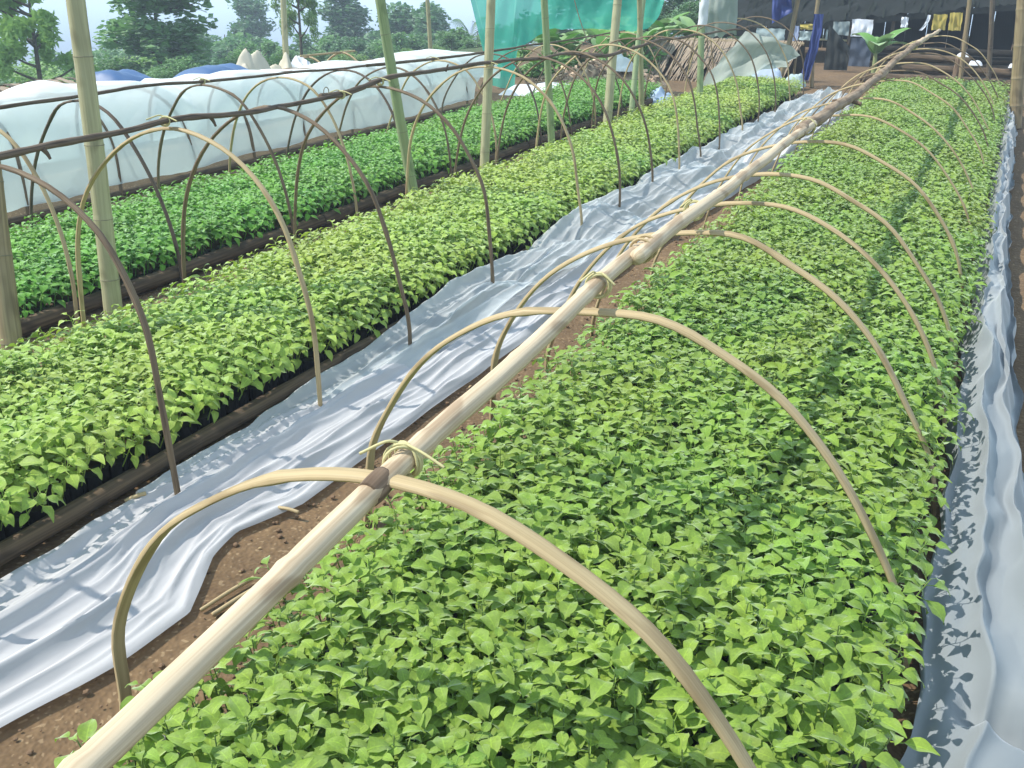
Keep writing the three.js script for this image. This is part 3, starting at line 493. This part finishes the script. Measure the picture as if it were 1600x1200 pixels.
// low thatched shelter
{
  const o = thing('thatched_shelter', 'low shelter thatched with dry palm leaves behind the bare soil', 'shelter', [0, 0, -15.2]);
  const r = rng(77);
  part('ridge_pole', rod([[-5.0, 0.53, -0.45], [-4.2, 0.54, -0.45], [-2.75, 0.53, -0.45]], 0.025, 8, 12), M.bambooBrown, o);
  for (let i = 0; i < 130; i++) {
    const x = -5.0 + i * 0.0172 + r() * 0.015, L = 0.5 + r() * 0.14, slant = 0.02 - 0.24 * r() - 0.06, w = 0.018 + r() * 0.026, ly = i % 2 ? 0.03 : 0;
    const g = sheet(2, 8, (u, v) => V(x + (u - 0.5) * w * (1 - 0.5 * v) + slant * v, 0.56 + ly * 0.5 - v * L * (0.94 + 0.06 * v) + 0.012 * noise(v * 4, i), -0.5 + v * 0.62 + ly + 0.016 * Math.abs(u - 0.5) + 0.05 * v * (r.k ?? noise(i * 1.7, v))));
    part('palm_frond', g, M.thatch, o);
  }
  part('back_mat', sheet(10, 4, (u, v) => V(lerp(-5.0, -2.75, u), 0.52 - v * 0.54, -0.55 - 0.1 * v)), M.darkBoard, o);
  for (const x of [-4.9, -3.9, -2.85]) part('leg', rod([[x, -0.02, -0.45], [x, 0.3, -0.45], [x, 0.54, -0.45]], 0.02, 7, 4), M.bambooBrown, o);
}
// plastic thrown over the end of the middle frame
solo('plastic_sheet', sheet(50, 40, (u, v) => { const x0 = lerp(-2.93, -2.24, u), y0 = 0.88 - 0.28 * u * u, low = lerp(0.52, 0.3, u), k = v; return V(lerp(x0, x0 - 0.42 * (1 - u * 0.6), k) + 0.05 * noise(u * 4, v * 4), lerp(y0, lerp(0.24, 0.5, u), k) + 0.05 * noise(u * 5, v * 3, 3), -12.6 + 0.35 * k * (1 - 0.5 * u) + 0.1 * noise(u * 3.2, v * 2.2, 8) + 0.12 * facet(u * 3, v * 3, 8)); }), M.greyFilm, 'dull translucent plastic draped over the far end of the middle frame', 'plastic sheet');
solo('plastic_sheet', sheet(36, 30, (u, v) => V(lerp(-3.2, -2.86 + 0.04 * v, u), lerp(1.75, 0.86 - 0.06 * noise(u * 5, 2), v) , -11.75 + 0.08 * noise(u * 4, v * 3, 4) + 0.08 * facet(u * 3, v * 5, 4))), M.greyFilm, 'grey translucent plastic hanging beside the wrapped bamboo post', 'plastic sheet');
solo('plastic_wrap', sheet(24, 20, (u, v) => { const a = u * Math.PI * 2, k = 0.05 + 0.014 * noise(u * 5, v * 6); return V(-3.178 + Math.cos(a) * k, lerp(1.6, 0.98, v), -11.6 + Math.sin(a) * k); }), M.whiteOpaque, 'white plastic wrapped round the top of the bamboo post', 'plastic wrap');

// banana plants
function banana(x, z, h, seed, label, group) {
  const o = thing('banana_plant', label, 'banana plant', [x, 0, z], group), r = rng(seed), mats = [phys({ color: new THREE.Color(0.26, 0.42, 0.16), transmission: 0.35, roughness: 0.85 }), phys({ color: new THREE.Color(0.13, 0.32, 0.05), transmission: 0.35, roughness: 0.85 })];
  part('trunk', rod([[0, -0.05, 0], [0.01, h * 0.25, 0], [0, h * 0.5, 0.01]], (t) => 0.05 * (1 - 0.5 * t), 8, 10), std({ color: new THREE.Color(0.25, 0.28, 0.12) }), o);
  for (let i = 0; i < 7; i++) {
    const a = r() * 6.28, up = 0.9 + r() * 0.5, L = h * (0.55 + 0.3 * r()), W = 0.1 + 0.07 * r(), dr = 0.5 + r() * 0.8, ca = Math.cos(a), sa = Math.sin(a);
    part('leaf', sheet(6, 12, (u, v) => { const s = (u - 0.5) * 2, w = W * Math.pow(Math.sin(Math.PI * Math.pow(v, 0.8)), 0.6), out = L * v * Math.cos(up) + L * 0.3 * dr * v * v, y = h * 0.45 + L * v * Math.sin(up) - L * 0.55 * dr * v * v + Math.abs(s) * w * 0.35 + 0.01 * noise(v * 14, s * 3, seed + i); return V(ca * out - sa * s * w, y, sa * out + ca * s * w); }), mats[i % 2], o);
  }
  return o;
}
const BGN = 'banana plants behind the green net';
[[-6.35, -15.0, 0.75], [-5.85, -15.3, 0.85], [-5.35, -15.2, 0.8], [-5.0, -16.0, 0.9], [-4.6, -16.3, 0.92], [-6.9, -15.6, 0.8], [-6.1, -14.9, 0.7], [-5.6, -14.9, 0.72], [-5.1, -15.3, 0.8], [-5.9, -16.2, 0.95], [-5.3, -16.6, 1.0]].forEach(([x, z, h], i) => banana(x, z, h, 300 + i, ['leafy banana plant behind the torn corner of the green net', 'leafy banana plant below the middle of the green net', 'leafy banana plant right above the debris heap', 'leafy banana plant between the debris heap and thatched shelter', 'leafy banana plant behind the left of the thatched shelter', 'leafy banana plant behind the hanging strip of the green net', 'short banana plant just right of the hanging net strip', 'short banana plant behind the white plastic on the ground', 'banana plant left of the tan post leaning right', 'tall banana plant at the back under the net middle', 'tallest banana plant at the back under the net right half'][i], BGN));
banana(-1.78, -16, 0.85, 310, 'single broad leaved banana plant before the dark shed and white cloth');

// ---------------------------------------------------------------- the dark shed
const eaveY = (x) => 0.45 + 0.114 * (x + 4.57);
{
  const o = thing('open_shed', 'long open shed with dark thatched roof behind the beds', 'shed', [0, 0, -19]);
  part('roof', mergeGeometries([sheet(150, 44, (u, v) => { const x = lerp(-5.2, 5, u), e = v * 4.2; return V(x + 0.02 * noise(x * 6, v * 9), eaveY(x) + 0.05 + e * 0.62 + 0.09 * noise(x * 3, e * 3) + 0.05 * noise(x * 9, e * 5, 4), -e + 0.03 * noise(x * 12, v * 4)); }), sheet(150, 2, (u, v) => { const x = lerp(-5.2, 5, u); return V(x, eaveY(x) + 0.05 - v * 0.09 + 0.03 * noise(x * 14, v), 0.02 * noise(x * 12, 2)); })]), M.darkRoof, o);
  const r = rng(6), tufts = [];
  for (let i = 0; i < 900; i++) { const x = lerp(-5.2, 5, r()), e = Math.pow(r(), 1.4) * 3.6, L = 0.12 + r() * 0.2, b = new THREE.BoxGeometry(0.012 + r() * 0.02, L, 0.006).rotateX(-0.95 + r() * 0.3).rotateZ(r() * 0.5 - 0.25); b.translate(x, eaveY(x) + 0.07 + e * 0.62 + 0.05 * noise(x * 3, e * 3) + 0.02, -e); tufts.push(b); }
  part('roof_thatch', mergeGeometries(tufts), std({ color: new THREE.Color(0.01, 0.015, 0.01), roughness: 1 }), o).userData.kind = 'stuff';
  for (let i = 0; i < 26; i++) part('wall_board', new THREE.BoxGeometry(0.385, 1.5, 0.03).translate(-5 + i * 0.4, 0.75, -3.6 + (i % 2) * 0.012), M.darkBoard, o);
  for (const x of [-4.9, -3.55, -2.6, -1.9, -0.75, 0.4, 1.6]) part('post', rod([[x, -0.05, -0.1], [x, 0.4, -0.1], [x, eaveY(x) + 0.06, -0.1]], 0.03, 8, 6), M.board, o);
  part('rail', rod([[-3.55, 0.38, -0.1], [-3.1, 0.385, -0.1], [-2.6, 0.38, -0.1]], 0.018, 7, 8), M.bambooGrey, o);
}
const hang = (x0, x1, y0, y1, z, seed, n = 14) => sheet(n, n, (u, v) => V(lerp(x0, x1, u) + 0.012 * noise(v * 4, seed), lerp(y1, y0, v) + 0.012 * noise(u * 6, seed + v), z + 0.03 * noise(u * 5, v * 1.6, seed) + 0.015 * noise(u * 11, v * 2, seed)));
const CG = 'cloths hung under the shed eave';
solo('cloth', hang(-4.12, -3.62, 0.36, 0.57, -18.6, 1), M.paleCloth, 'pale grey blue cloth hung at the left under the shed eave', 'cloth', [0, 0, 0], CG);
solo('cloth', hang(-3.49, -3.38, 0.38, 0.63, -18.58, 2), std({ color: new THREE.Color(0.35, 0.42, 0.6) }), 'narrow light blue cloth hung beside the weathered post', 'cloth', [0, 0, 0], CG);
solo('cloth', hang(-3.37, -3.12, 0.57, 0.66, -18.62, 3), M.yellowCloth, 'small dull yellow cloth hung above the pale cloths', 'cloth', [0, 0, 0], CG);
solo('cloth', hang(-3.36, -3.1, 0.4, 0.545, -18.56, 4), M.paleCloth, 'pale green grey cloth hanging below the dull yellow one', 'cloth', [0, 0, 0], CG);
solo('cloth', hang(-2.92, -2.82, 0.41, 0.58, -18.6, 5), M.paleCloth, 'small pale cloth just right of the blue tarp strip', 'cloth', [0, 0, 0], CG);
solo('cloth', hang(-2.5, -2.16, 0.49, 0.76, -18.5, 6), M.whiteCloth, 'bright white cloth hung under the shed eave beside the banana plant', 'cloth', [0, 0, 0], CG);
solo('tin_sheet', hang(-2.8, -2.53, 0.5, 0.72, -18.5, 7), M.greyTin, 'grey corrugated sheet hanging left of the bright white cloth', 'tin sheet', [0, 0, 0]);
solo('cloth', hang(-1.72, -1.61, 0.65, 0.81, -18.45, 8), M.whiteCloth, 'small square white cloth hanging right of the banana plant', 'cloth', [0, 0, 0], CG);
solo('cloth', sheet(8, 14, (u, v) => V(-1.3 + (u - 0.5) * 0.05 - 0.1 * v * v, 0.85 - 0.24 * v, -18.45 + 0.02 * noise(u * 3, v * 4))), M.whiteCloth, 'twisted white rag hanging left of the mustard cloths', 'cloth', [0, 0, 0], CG);
solo('cloth', hang(-1.24, -1.03, 0.62, 0.86, -18.5, 10), M.yellowCloth, 'mustard cloth hung under the eave, left one of the pair', 'cloth', [0, 0, 0], CG);
solo('cloth', hang(-0.99, -0.8, 0.62, 0.89, -18.5, 11), M.yellowCloth, 'mustard cloth hung under the eave, right one of the pair', 'cloth', [0, 0, 0], CG);
solo('tarp', sheet(16, 30, (u, v) => V(lerp(-2.53, -2.4, u) - 0.1 * v * v + 0.02 * noise(v * 5, 2), lerp(0.98, 0.1, v), -14.9 + 0.05 * noise(u * 5, v * 3, 2))), M.blueDark, 'long narrow blue tarp strip hanging down a post', 'tarp');
solo('tarp', sheet(22, 22, (u, v) => V(lerp(-3.12, -2.86, u) + 0.06 * (v - 0.5), lerp(1.4, 0.84 + 0.16 * u, v), -14.9 + 0.09 * noise(u * 5, v * 3, 7))), M.blueDark, 'blue cloth bunched at the top of the weathered post', 'tarp');
solo('tarp', sheet(20, 20, (u, v) => V(lerp(-2.72, -2.35, u), lerp(0.72 - 0.34 * u, 0.02, v), -17.5 + 0.06 * noise(u * 4, v * 3, 11))), std({ color: new THREE.Color(0.018, 0.022, 0.022), roughness: 0.9 }), 'dark slanting net hung before the shed', 'net');
solo('tarp', sheet(14, 14, (u, v) => V(lerp(-2.4, -2.06, u), lerp(0.5, 0.06, v), -17.9 + 0.03 * noise(u * 4, v * 3, 13))), std({ color: new THREE.Color(0.07, 0.09, 0.13), roughness: 0.9 }), 'dark grey sheet standing below the bright white cloth', 'panel');
// logs and boards at the end of the nearest bed
[[[-1.9, 0.1, -15.7], [0.3, 0.09, -15.6], 0.07, 'lowest dark log lying across the end of the nearest bed'], [[-1.7, 0.22, -16.0], [0.35, 0.21, -15.9], 0.06, 'middle dark log stacked across the end of the nearest bed'], [[-1.6, 0.33, -16.5], [-0.5, 0.32, -16.4], 0.05, 'top short dark log stacked behind the end of the nearest bed']].forEach(([a, b, r, label], i) => solo('log', rod([a, [(a[0] + b[0]) / 2, (a[1] + b[1]) / 2 + 0.01, (a[2] + b[2]) / 2], b], r, 9, 24, 0.15, i), M.log, label, 'log', [0, 0, 0], 'logs across the end of the nearest bed'));
{
  const o = thing('plank_fence', 'low dark plank fence behind the logs at the end of the nearest bed', 'fence', [0, 0, -17]);
  for (let i = 0; i < 4; i++) part('plank', rod([[-1.95, 0.06 + i * 0.115, 0.02 * (i % 2)], [0.2, 0.05 + i * 0.115, 0.02 * (i % 2)], [2.4, 0.06 + i * 0.112, 0]], 0.057, 6, 30, 0.15, i), M.darkBoard, o);
}
solo('wooden_block', rod([[-0.64, 0.12, -15.75], [-0.635, 0.25, -15.75], [-0.63, 0.42, -15.75]], 0.05, 8, 8, 0.12), M.bark, 'upright brown wooden stump on the logs behind the nearest bed', 'stump');
solo('plastic_bag', crumple(0.16, 0.1, 0.07, 15, 12), M.whiteOpaque, 'small white scrap on the logs, left of two thin posts', 'plastic scrap', [-0.6, 0.41, -15.8]);
solo('plastic_bag', crumple(0.18, 0.1, 0.07, 16, 12), M.whiteOpaque, 'small white scrap on the logs, between the two thin posts', 'plastic scrap', [-0.42, 0.29, -15.95]);
solo('plastic_bag', crumple(0.12, 0.1, 0.07, 17, 12), M.whiteOpaque, 'small white scrap on the logs beside the brown right edge post', 'plastic scrap', [0.06, 0.28, -15.9]);

// ---------------------------------------------------------------- low covers behind the plastic tunnel
{
  const o = thing('thatched_shelter', 'low grey brown woven shelter behind the near end of the plastic tunnel', 'shelter');
  for (let i = 0; i < 40; i++) { const z = -4.6 - i * 0.055; part('mat_strip', sheet(3, 8, (u, v) => V(lerp(-8.1, -7.35, v), 0.34 + 0.31 * Math.sin(Math.PI * (0.15 + 0.7 * v)) + 0.02 * noise(v * 6, i * 3.3) + (i % 2) * 0.008, z + (u - 0.5) * 0.06 + 0.02 * noise(v * 3, i))), i % 3 ? M.thatch : M.board, o); }
  for (const [x, z] of [[-8.05, -4.7], [-7.4, -4.7], [-8.05, -6.7], [-7.4, -6.7]]) part('leg', rod([[x, -0.05, z], [x, 0.25, z], [x, 0.5, z]], 0.02, 6, 4), M.bambooBrown, o);
}
const tarpOver = (z0, z1, h, seed, x = -7.85) => sheet(36, 36, (u, v) => { const a = Math.PI * u, z = lerp(z0, z1, v), e = Math.pow(Math.sin(Math.PI * clamp(v, 0.02, 0.98)), 0.3); return V(x + 0.42 * Math.cos(a) + 0.05 * noise(v * 4, u * 3, seed), e * h * Math.pow(Math.sin(a), 0.42) * (1 + 0.07 * noise(u * 4, v * 4, seed)) + 0.09 * e * facet(u * 5, v * 5, seed) + 0.03 * facet(u * 12, v * 11, seed), z); });
solo('tarp', tarpOver(-6.9, -7.95, 0.66, 21), M.blueTarp, 'crumpled blue tarp behind the tunnel, left of two', 'tarp', [0, 0, 0], 'blue tarps behind the plastic tunnel');
solo('tarp', tarpOver(-8.1, -9.55, 0.585, 22), M.blueTarp, 'larger crumpled blue tarp behind the tunnel beside the cream sacks', 'tarp', [0, 0, 0], 'blue tarps behind the plastic tunnel');
solo('tarp', tarpOver(-7.9, -8.3, 0.5, 23, -7.8), M.cream, 'small cream plastic fold between the two blue tarps', 'plastic sheet');
[[-9.72, 0.62, 0.5, 'tallest cream sack behind the tunnel next to the blue tarp'], [-10.1, 0.55, 0.5, 'middle cream sack behind the tunnel by the pale post'], [-10.62, 0.5, 0.42, 'last pale sack behind the tunnel by the yellow hoops']].forEach(([z, h, w, label], i) => solo('sack', crumple(0.6, w, h * 1.12, 31 + i), i === 2 ? M.whiteOpaque : M.cream, label, 'sack', [-8, 0, z], 'cream sacks behind the plastic tunnel'));
{
  const o = thing('tunnel_frame', 'short bare frame of yellow bamboo hoops behind the plastic tunnel', 'tunnel frame');
  for (const z of [-10.75, -11.5]) part('hoop', rod([[-8.4, -0.05, z], [-8.3, 0.35, z], [-8, 0.53, z], [-7.7, 0.35, z], [-7.6, -0.05, z]], 0.014, 6, 24), M.hoopTan, o);
  part('ridge_pole', rod([[-8, 0.55, -10.6], [-8, 0.54, -11.2], [-8, 0.53, -11.8]], 0.014, 6, 8), M.hoopTan, o);
}

// everything built so far stands on the sloping nursery ground
for (const o of onSlope) o.applyMatrix4(SLOPE);

// ---------------------------------------------------------------- trees (upright, in the world)
function leafMesh(clumps, n, size, seed, hangDown = 0) {
  const r = rng(seed), p = new Float32Array(n * 12), nn = new Float32Array(n * 12), idx = new Uint32Array(n * 6), tot = clumps.reduce((s, c) => s + c[3] * c[3] * c[4], 0);
  const q = new THREE.Quaternion(), e = new THREE.Euler(), a = V(0, 0, 0); let k = 0;
  const put = (x, y, z, sc) => {
    e.set((r() - 0.5) * 1.3 + (hangDown ? -1.0 : 0), r() * 6.28, (r() - 0.5) * 1.3); q.setFromEuler(e);
    const L = size * (0.6 + 0.8 * r()) * sc, W = L * (hangDown ? 0.3 : 0.5), c = [[0, 0, -L], [W, 0.12 * L, 0], [0, 0, L], [-W, 0.12 * L, 0]], no = V(0, 1, 0).applyQuaternion(q);
    for (let i = 0; i < 4; i++) { a.set(...c[i]).applyQuaternion(q); p.set([a.x + x, a.y + y, a.z + z], k * 12 + i * 3); nn.set([no.x, no.y, no.z], k * 12 + i * 3); }
    const b = k * 4; idx.set([b, b + 2, b + 1, b, b + 3, b + 2], k * 6); k++;
  };
  for (const [x, y, z, R, f] of clumps) {
    const m = Math.floor(n * R * R * f / tot);
    for (let i = 0; i < m && k < n; i++) { const th = r() * 6.28, cz = r() * 2 - 1, s = Math.sqrt(1 - cz * cz), rad = R * Math.pow(r(), 0.45) * (1 + 0.35 * noise(s * Math.cos(th) * 2 + x, cz * 2 + y, s * Math.sin(th) * 2 + z)); put(x + rad * s * Math.cos(th), y + rad * cz * f, z + rad * s * Math.sin(th), 1); }
  }
  const g = new THREE.BufferGeometry(); g.setAttribute('position', new THREE.BufferAttribute(p.subarray(0, k * 12), 3)); g.setAttribute('normal', new THREE.BufferAttribute(nn.subarray(0, k * 12), 3)); g.setIndex(new THREE.BufferAttribute(idx.subarray(0, k * 6), 1)); return g;
}
const leafMats = [[0.15, 0.32, 0.09], [0.11, 0.25, 0.09], [0.24, 0.42, 0.1], [0.04, 0.085, 0.045]].map(([r, g, b]) => phys({ color: new THREE.Color(r, g, b), roughness: 0.95, transmission: 0.45 }));
function treeProto(kind, seed, H, n, matI) { // base at origin, height H
  const r = rng(seed), g = new THREE.Group(), cl = [], limbs = [];
  const tr = kind === 'bush' ? 0.06 : 0.012 * H + 0.06, lean = (r() - 0.5) * 0.08 * H;
  const ax = (t) => V(lean * t * t, H * t, lean * 0.6 * t);
  limbs.push(rod([ax(0).setY(-0.4), ax(0.3), ax(0.6), ax(0.93)], (t) => tr * (1 - 0.82 * t), 8, 16, 0.1, seed));
  const limb = (t, len, az, up) => { const a = ax(t), b = a.clone().add(V(Math.cos(az) * len, up * len, Math.sin(az) * len)), m = a.clone().lerp(b, 0.5).add(V(0, -0.06 * len, 0)); limbs.push(rod([a, m, b], (s) => tr * 0.42 * (1 - 0.75 * s), 5, 8)); return b; };
  if (kind === 'layered') for (let k = 0; k < 11; k++) { const t = 0.3 + 0.66 * k / 10 + 0.06 * r(), w = H * (0.27 - 0.17 * k / 10) * (0.7 + 0.6 * r()); for (let j = 0; j < 6; j++) { const b = limb(t - 0.05, w * (0.7 + 0.5 * r()), j * 1.05 + k + r(), 0.12 + 0.15 * r()); cl.push([b.x, b.y, b.z, H * 0.085 * (0.6 + 0.7 * r()), 0.6], [b.x * 0.55, b.y - 0.02 * H, b.z * 0.55, H * 0.075, 0.6]); } }
  else if (kind === 'feathery') for (let k = 0; k < 16; k++) { const t = 0.3 + 0.66 * r(), b = limb(t, H * (0.1 + 0.13 * r()) * (1.25 - 0.5 * t), r() * 6.28, 0.5); cl.push([b.x, b.y, b.z, H * 0.055, 0.8], [b.x * 1.15, b.y - H * 0.06, b.z * 1.15, H * 0.045, 1.7], [b.x * 0.7, b.y, b.z * 0.7, H * 0.06, 0.7]); }
  else if (kind === 'bush') { for (let k = 0; k < 26; k++) { const th = r() * 6.28, y = H * (0.12 + 0.8 * r()), rr = H * 0.5 * Math.sqrt(Math.max(0.05, 1 - Math.pow((y / H - 0.4) / 0.62, 2))) * Math.sqrt(r()); cl.push([Math.cos(th) * rr, y, Math.sin(th) * rr, H * (0.11 + 0.09 * r()), 0.75]); } }
  else for (let k = 0; k < 22; k++) { const t = 0.42 + 0.55 * r(), w = H * 0.3 * Math.sqrt(Math.max(0.08, 1 - Math.pow((t - 0.62) / 0.42, 2))), b = limb(t * 0.85, w * (0.35 + 0.75 * r()), r() * 6.28, 0.45); cl.push([b.x, b.y, b.z, H * (0.085 + 0.05 * r()), 0.7]); }
  part('trunk', mergeGeometries(limbs), M.trunk, g);
  part('crown', leafMesh(cl, n, kind === 'bush' ? 0.1 : kind === 'feathery' ? 0.16 : 0.17, seed + 1, kind === 'feathery' ? 1 : 0), leafMats[matI], g);
  return g;
}
function palmProto(H, seed) {
  const g = new THREE.Group(), r = rng(seed);
  part('trunk', rod([[0, -0.4, 0], [0.1, H * 0.4, 0], [0.25, H * 0.85, 0.05]], (t) => 0.16 - 0.06 * t, 8, 14), M.trunk, g);
  for (let i = 0; i < 13; i++) { const a = i * 0.483 * 3 + r(), up = 0.2 + r() * 1.0, L = 2.3 + r() * 0.7, gs = []; for (let k = 0; k < 44; k++) { const v = 0.1 + 0.9 * (k >> 1) / 22, s = k % 2 ? 1 : -1, o = L * v * Math.cos(up), y = L * v * Math.sin(up) - L * 0.55 * v * v, w = 0.55 * Math.sin(Math.PI * Math.min(1, v * 0.85 + 0.1)); const b = new THREE.BufferGeometry(); b.setAttribute('position', new THREE.Float32BufferAttribute([o, y, 0, o + 0.09, y, 0, o + 0.22, y - w * 0.55, s * w], 3)); b.computeVertexNormals(); gs.push(b); } const m = part('frond', mergeGeometries(gs), leafMats[1], g); m.position.set(0.25, H * 0.85, 0.05); m.rotation.y = a; }
  return g;
}
{ // weeds along the foot of the bananas
  const r = rng(404), cl = []; for (let i = 0; i < 60; i++) cl.push([lerp(-7.2, -4.9, r()), 0.04 + 0.3 * r() * r(), lerp(-14.5, -15.6, r()), 0.1 + 0.08 * r(), 0.9]);
  const m = new THREE.Mesh(leafMesh(cl, 6000, 0.05, 405), phys({ color: new THREE.Color(0.17, 0.36, 0.07), roughness: 0.95, transmission: 0.42 })); m.name = 'weeds'; tag(m, 'green weeds growing below the net behind the white plastic', 'weeds', null, 'stuff'); scene.add(m); m.applyMatrix4(SLOPE);
}
const protos = { feathery: treeProto('feathery', 11, 8, 7000, 2), layered: treeProto('layered', 12, 9, 14000, 0), layered2: treeProto('layered', 13, 9, 12000, 1), round: treeProto('round', 14, 8, 9000, 1), round2: treeProto('round', 15, 8, 9000, 0), bush: treeProto('bush', 16, 4, 6000, 2), bush2: treeProto('bush', 17, 4, 6000, 0), bush3: treeProto('bush', 18, 4, 6000, 1), palm: palmProto(8, 19) };
const natural = { feathery: 8, layered: 9, layered2: 9, round: 8, round2: 8, bush: 4, bush2: 4, bush3: 4, palm: 9.2 };
// az: degrees right of the view axis, dist: metres, top: metres above eye level
function tree(kind, az, dist, top, label, name, group, wide = 1) {
  const a = YAW - az * D2R, X = camera.position.x - Math.sin(a) * dist, Z = camera.position.z - Math.cos(a) * dist, y = groundH(X, Z) - 0.1, H = camera.position.y + top - y, s = H / natural[kind];
  const o = protos[kind].clone(); o.name = numbered(name ?? (kind === 'palm' ? 'palm_tree' : kind.startsWith('bush') ? 'bush' : 'tree'));
  o.position.set(X, y, Z); o.scale.set(s * wide, s, s * wide); o.rotation.y = (az * 7.3 + dist) % 6.28; tag(o, label, kind === 'palm' ? 'palm tree' : kind.startsWith('bush') ? 'bush' : 'tree', group); scene.add(o); return o;
}
const az = (px) => Math.atan((px - 800) / 1550) / D2R, up = (py, d) => (95 - py) / 1550 * d;
tree('feathery', az(95), 22, up(-60, 22), 'tall feathery tree behind the thickest bamboo post', 'tree', null, 0.95);
tree('layered', az(276), 27, up(-80, 27), 'tall tree with tiered branches above the blue tarps', 'tree', null, 1.0);
tree('feathery', az(488), 26, up(-90, 26), 'tall tree with grey trunk and hanging leaves behind the yellow hoops', 'tree', null, 0.7);
tree('layered2', az(555), 48, up(-8, 48), 'dark flat topped tree left of the leaning green post', 'tree', null, 0.85);
tree('round', az(655), 46, up(-2, 46), 'dark round topped tree behind the thin pale post', 'tree', null, 0.8);
tree('round', az(2), 36, up(52, 36), 'dark tree cut off at the left picture edge', 'tree', null, 0.6);
tree('layered2', az(415), 56, up(14, 56), 'small dark layered tree right of the tiered tree', 'tree', null, 0.7);
tree('palm', az(172), 52, up(34, 52), 'hazy coconut palm right of the thickest bamboo post');
tree('palm', az(738), 44, up(-8, 44), 'coconut palm half hidden by the left edge of the green net');
const WG = 'bushes and trees of the far hedge';
const place = (px) => px < -20 ? 'just outside the left picture edge' : px < 40 ? 'at the left picture edge' : px < 98 ? 'left of the thickest bamboo post' : px < 145 ? 'right behind the thickest bamboo post' : px < 200 ? 'above the left blue tarp' : px < 260 ? 'left below the tiered tree' : px < 320 ? 'right below the tiered tree' : px < 362 ? 'above the larger blue tarp' : px < 395 ? 'left of the cream sacks' : px < 436 ? 'above the cream sacks' : px < 474 ? 'behind the pale post' : px < 535 ? 'above the yellow hoops' : px < 580 ? 'under the flat topped tree' : px < 620 ? 'left of the leaning green post' : px < 660 ? 'right of the leaning green post' : px < 700 ? 'behind the thin pale post' : px < 735 ? 'left of the green net' : 'behind the green net';
const hedge = [[18, 100, 24, 'bush3'], [62, 88, 25, 'bush'], [108, 84, 28, 'bush'], [150, 66, 44, 'round2'], [196, 62, 48, 'round2'], [228, 58, 54, 'round'], [302, 60, 34, 'round2'], [250, 76, 30, 'bush'], [340, 44, 50, 'round'], [375, 42, 46, 'round2'], [408, 50, 42, 'round'], [430, 58, 36, 'round2'], [462, 60, 44, 'round'], [520, 48, 40, 'round2'], [560, 52, 36, 'round'], [600, 50, 40, 'round2'], [635, 48, 36, 'round2'], [676, 44, 38, 'round'], [712, 46, 32, 'round2'], [748, 40, 36, 'round2'], [330, 84, 26, 'bush2'], [385, 78, 28, 'bush2'], [440, 82, 27, 'bush'], [505, 78, 28, 'bush2'], [556, 74, 30, 'bush'], [610, 72, 29, 'bush2'], [690, 70, 28, 'bush'], [180, 86, 27, 'bush2'], [295, 88, 25, 'bush2'], [645, 74, 27, 'bush'], [728, 72, 26, 'bush2']];
for (const [px, py, d, k] of hedge) { const b = k.startsWith('bush'); tree(k, az(px), d, up(py, d), `${b ? 'low light green bush' : d > 47 ? 'farthest hazy tree crown' : d > 41 ? 'far hazy green tree crown' : 'mid green tree crown'} ${place(px)}`, b ? 'bush' : 'tree', WG, b ? 0.85 : 0.8); }
for (const [px, py, d, k] of [[800, 30, 30, 'round2'], [850, 36, 26, 'bush'], [905, 30, 24, 'bush2'], [960, 26, 23, 'bush'], [1012, 30, 22, 'bush2']]) tree(k, az(px), d, up(py, d), `leafy green ${k.startsWith('bush') ? 'bush' : 'tree'} behind the ${px < 830 ? 'torn left part' : px < 880 ? 'middle' : px < 930 ? 'lower edge' : px < 1000 ? 'right half' : 'right end'} of the green net`, k.startsWith('bush') ? 'bush' : 'tree', 'greenery behind the green net', 0.8);
const DG = 'dark trees behind the shed', over = ['left of the hanging grey plastic', 'behind the hanging grey plastic', 'behind the wrapped bamboo post', 'right of the wrapped bamboo post', 'above the blue cloth', 'above the blue tarp strip', 'above the bright white cloth', 'above the mustard cloths', 'behind the two thin posts', 'beyond the right edge post'];
[[930, 34, 5, 'round'], [1010, 30, 6, 'round'], [1075, 27, 7, 'round'], [1140, 30, 8, 'layered2'], [1210, 28, 8, 'round'], [1290, 31, 8, 'round'], [1370, 28, 9, 'layered2'], [1450, 30, 8, 'round'], [1540, 28, 9, 'round'], [1640, 27, 9, 'round']].forEach(([px, d, t, k], i) => tree(k, az(px), d, t, `tall dark tree ${over[i]}`, 'tree', DG, 1.1));
[[1030, -70, 25, 'left end'], [1085, -90, 26, 'right half'], [1000, 20, 22, 'left'], [1060, 8, 21, 'middle'], [1110, 12, 22, 'right']].forEach(([px, py, d, w]) => tree('bush3', az(px), d, up(py, d), `dark bush behind the ${w} part of the low thatched shelter`, 'bush', 'dark bushes behind the thatched shelter', 1.0));

renderer.render(scene, camera);
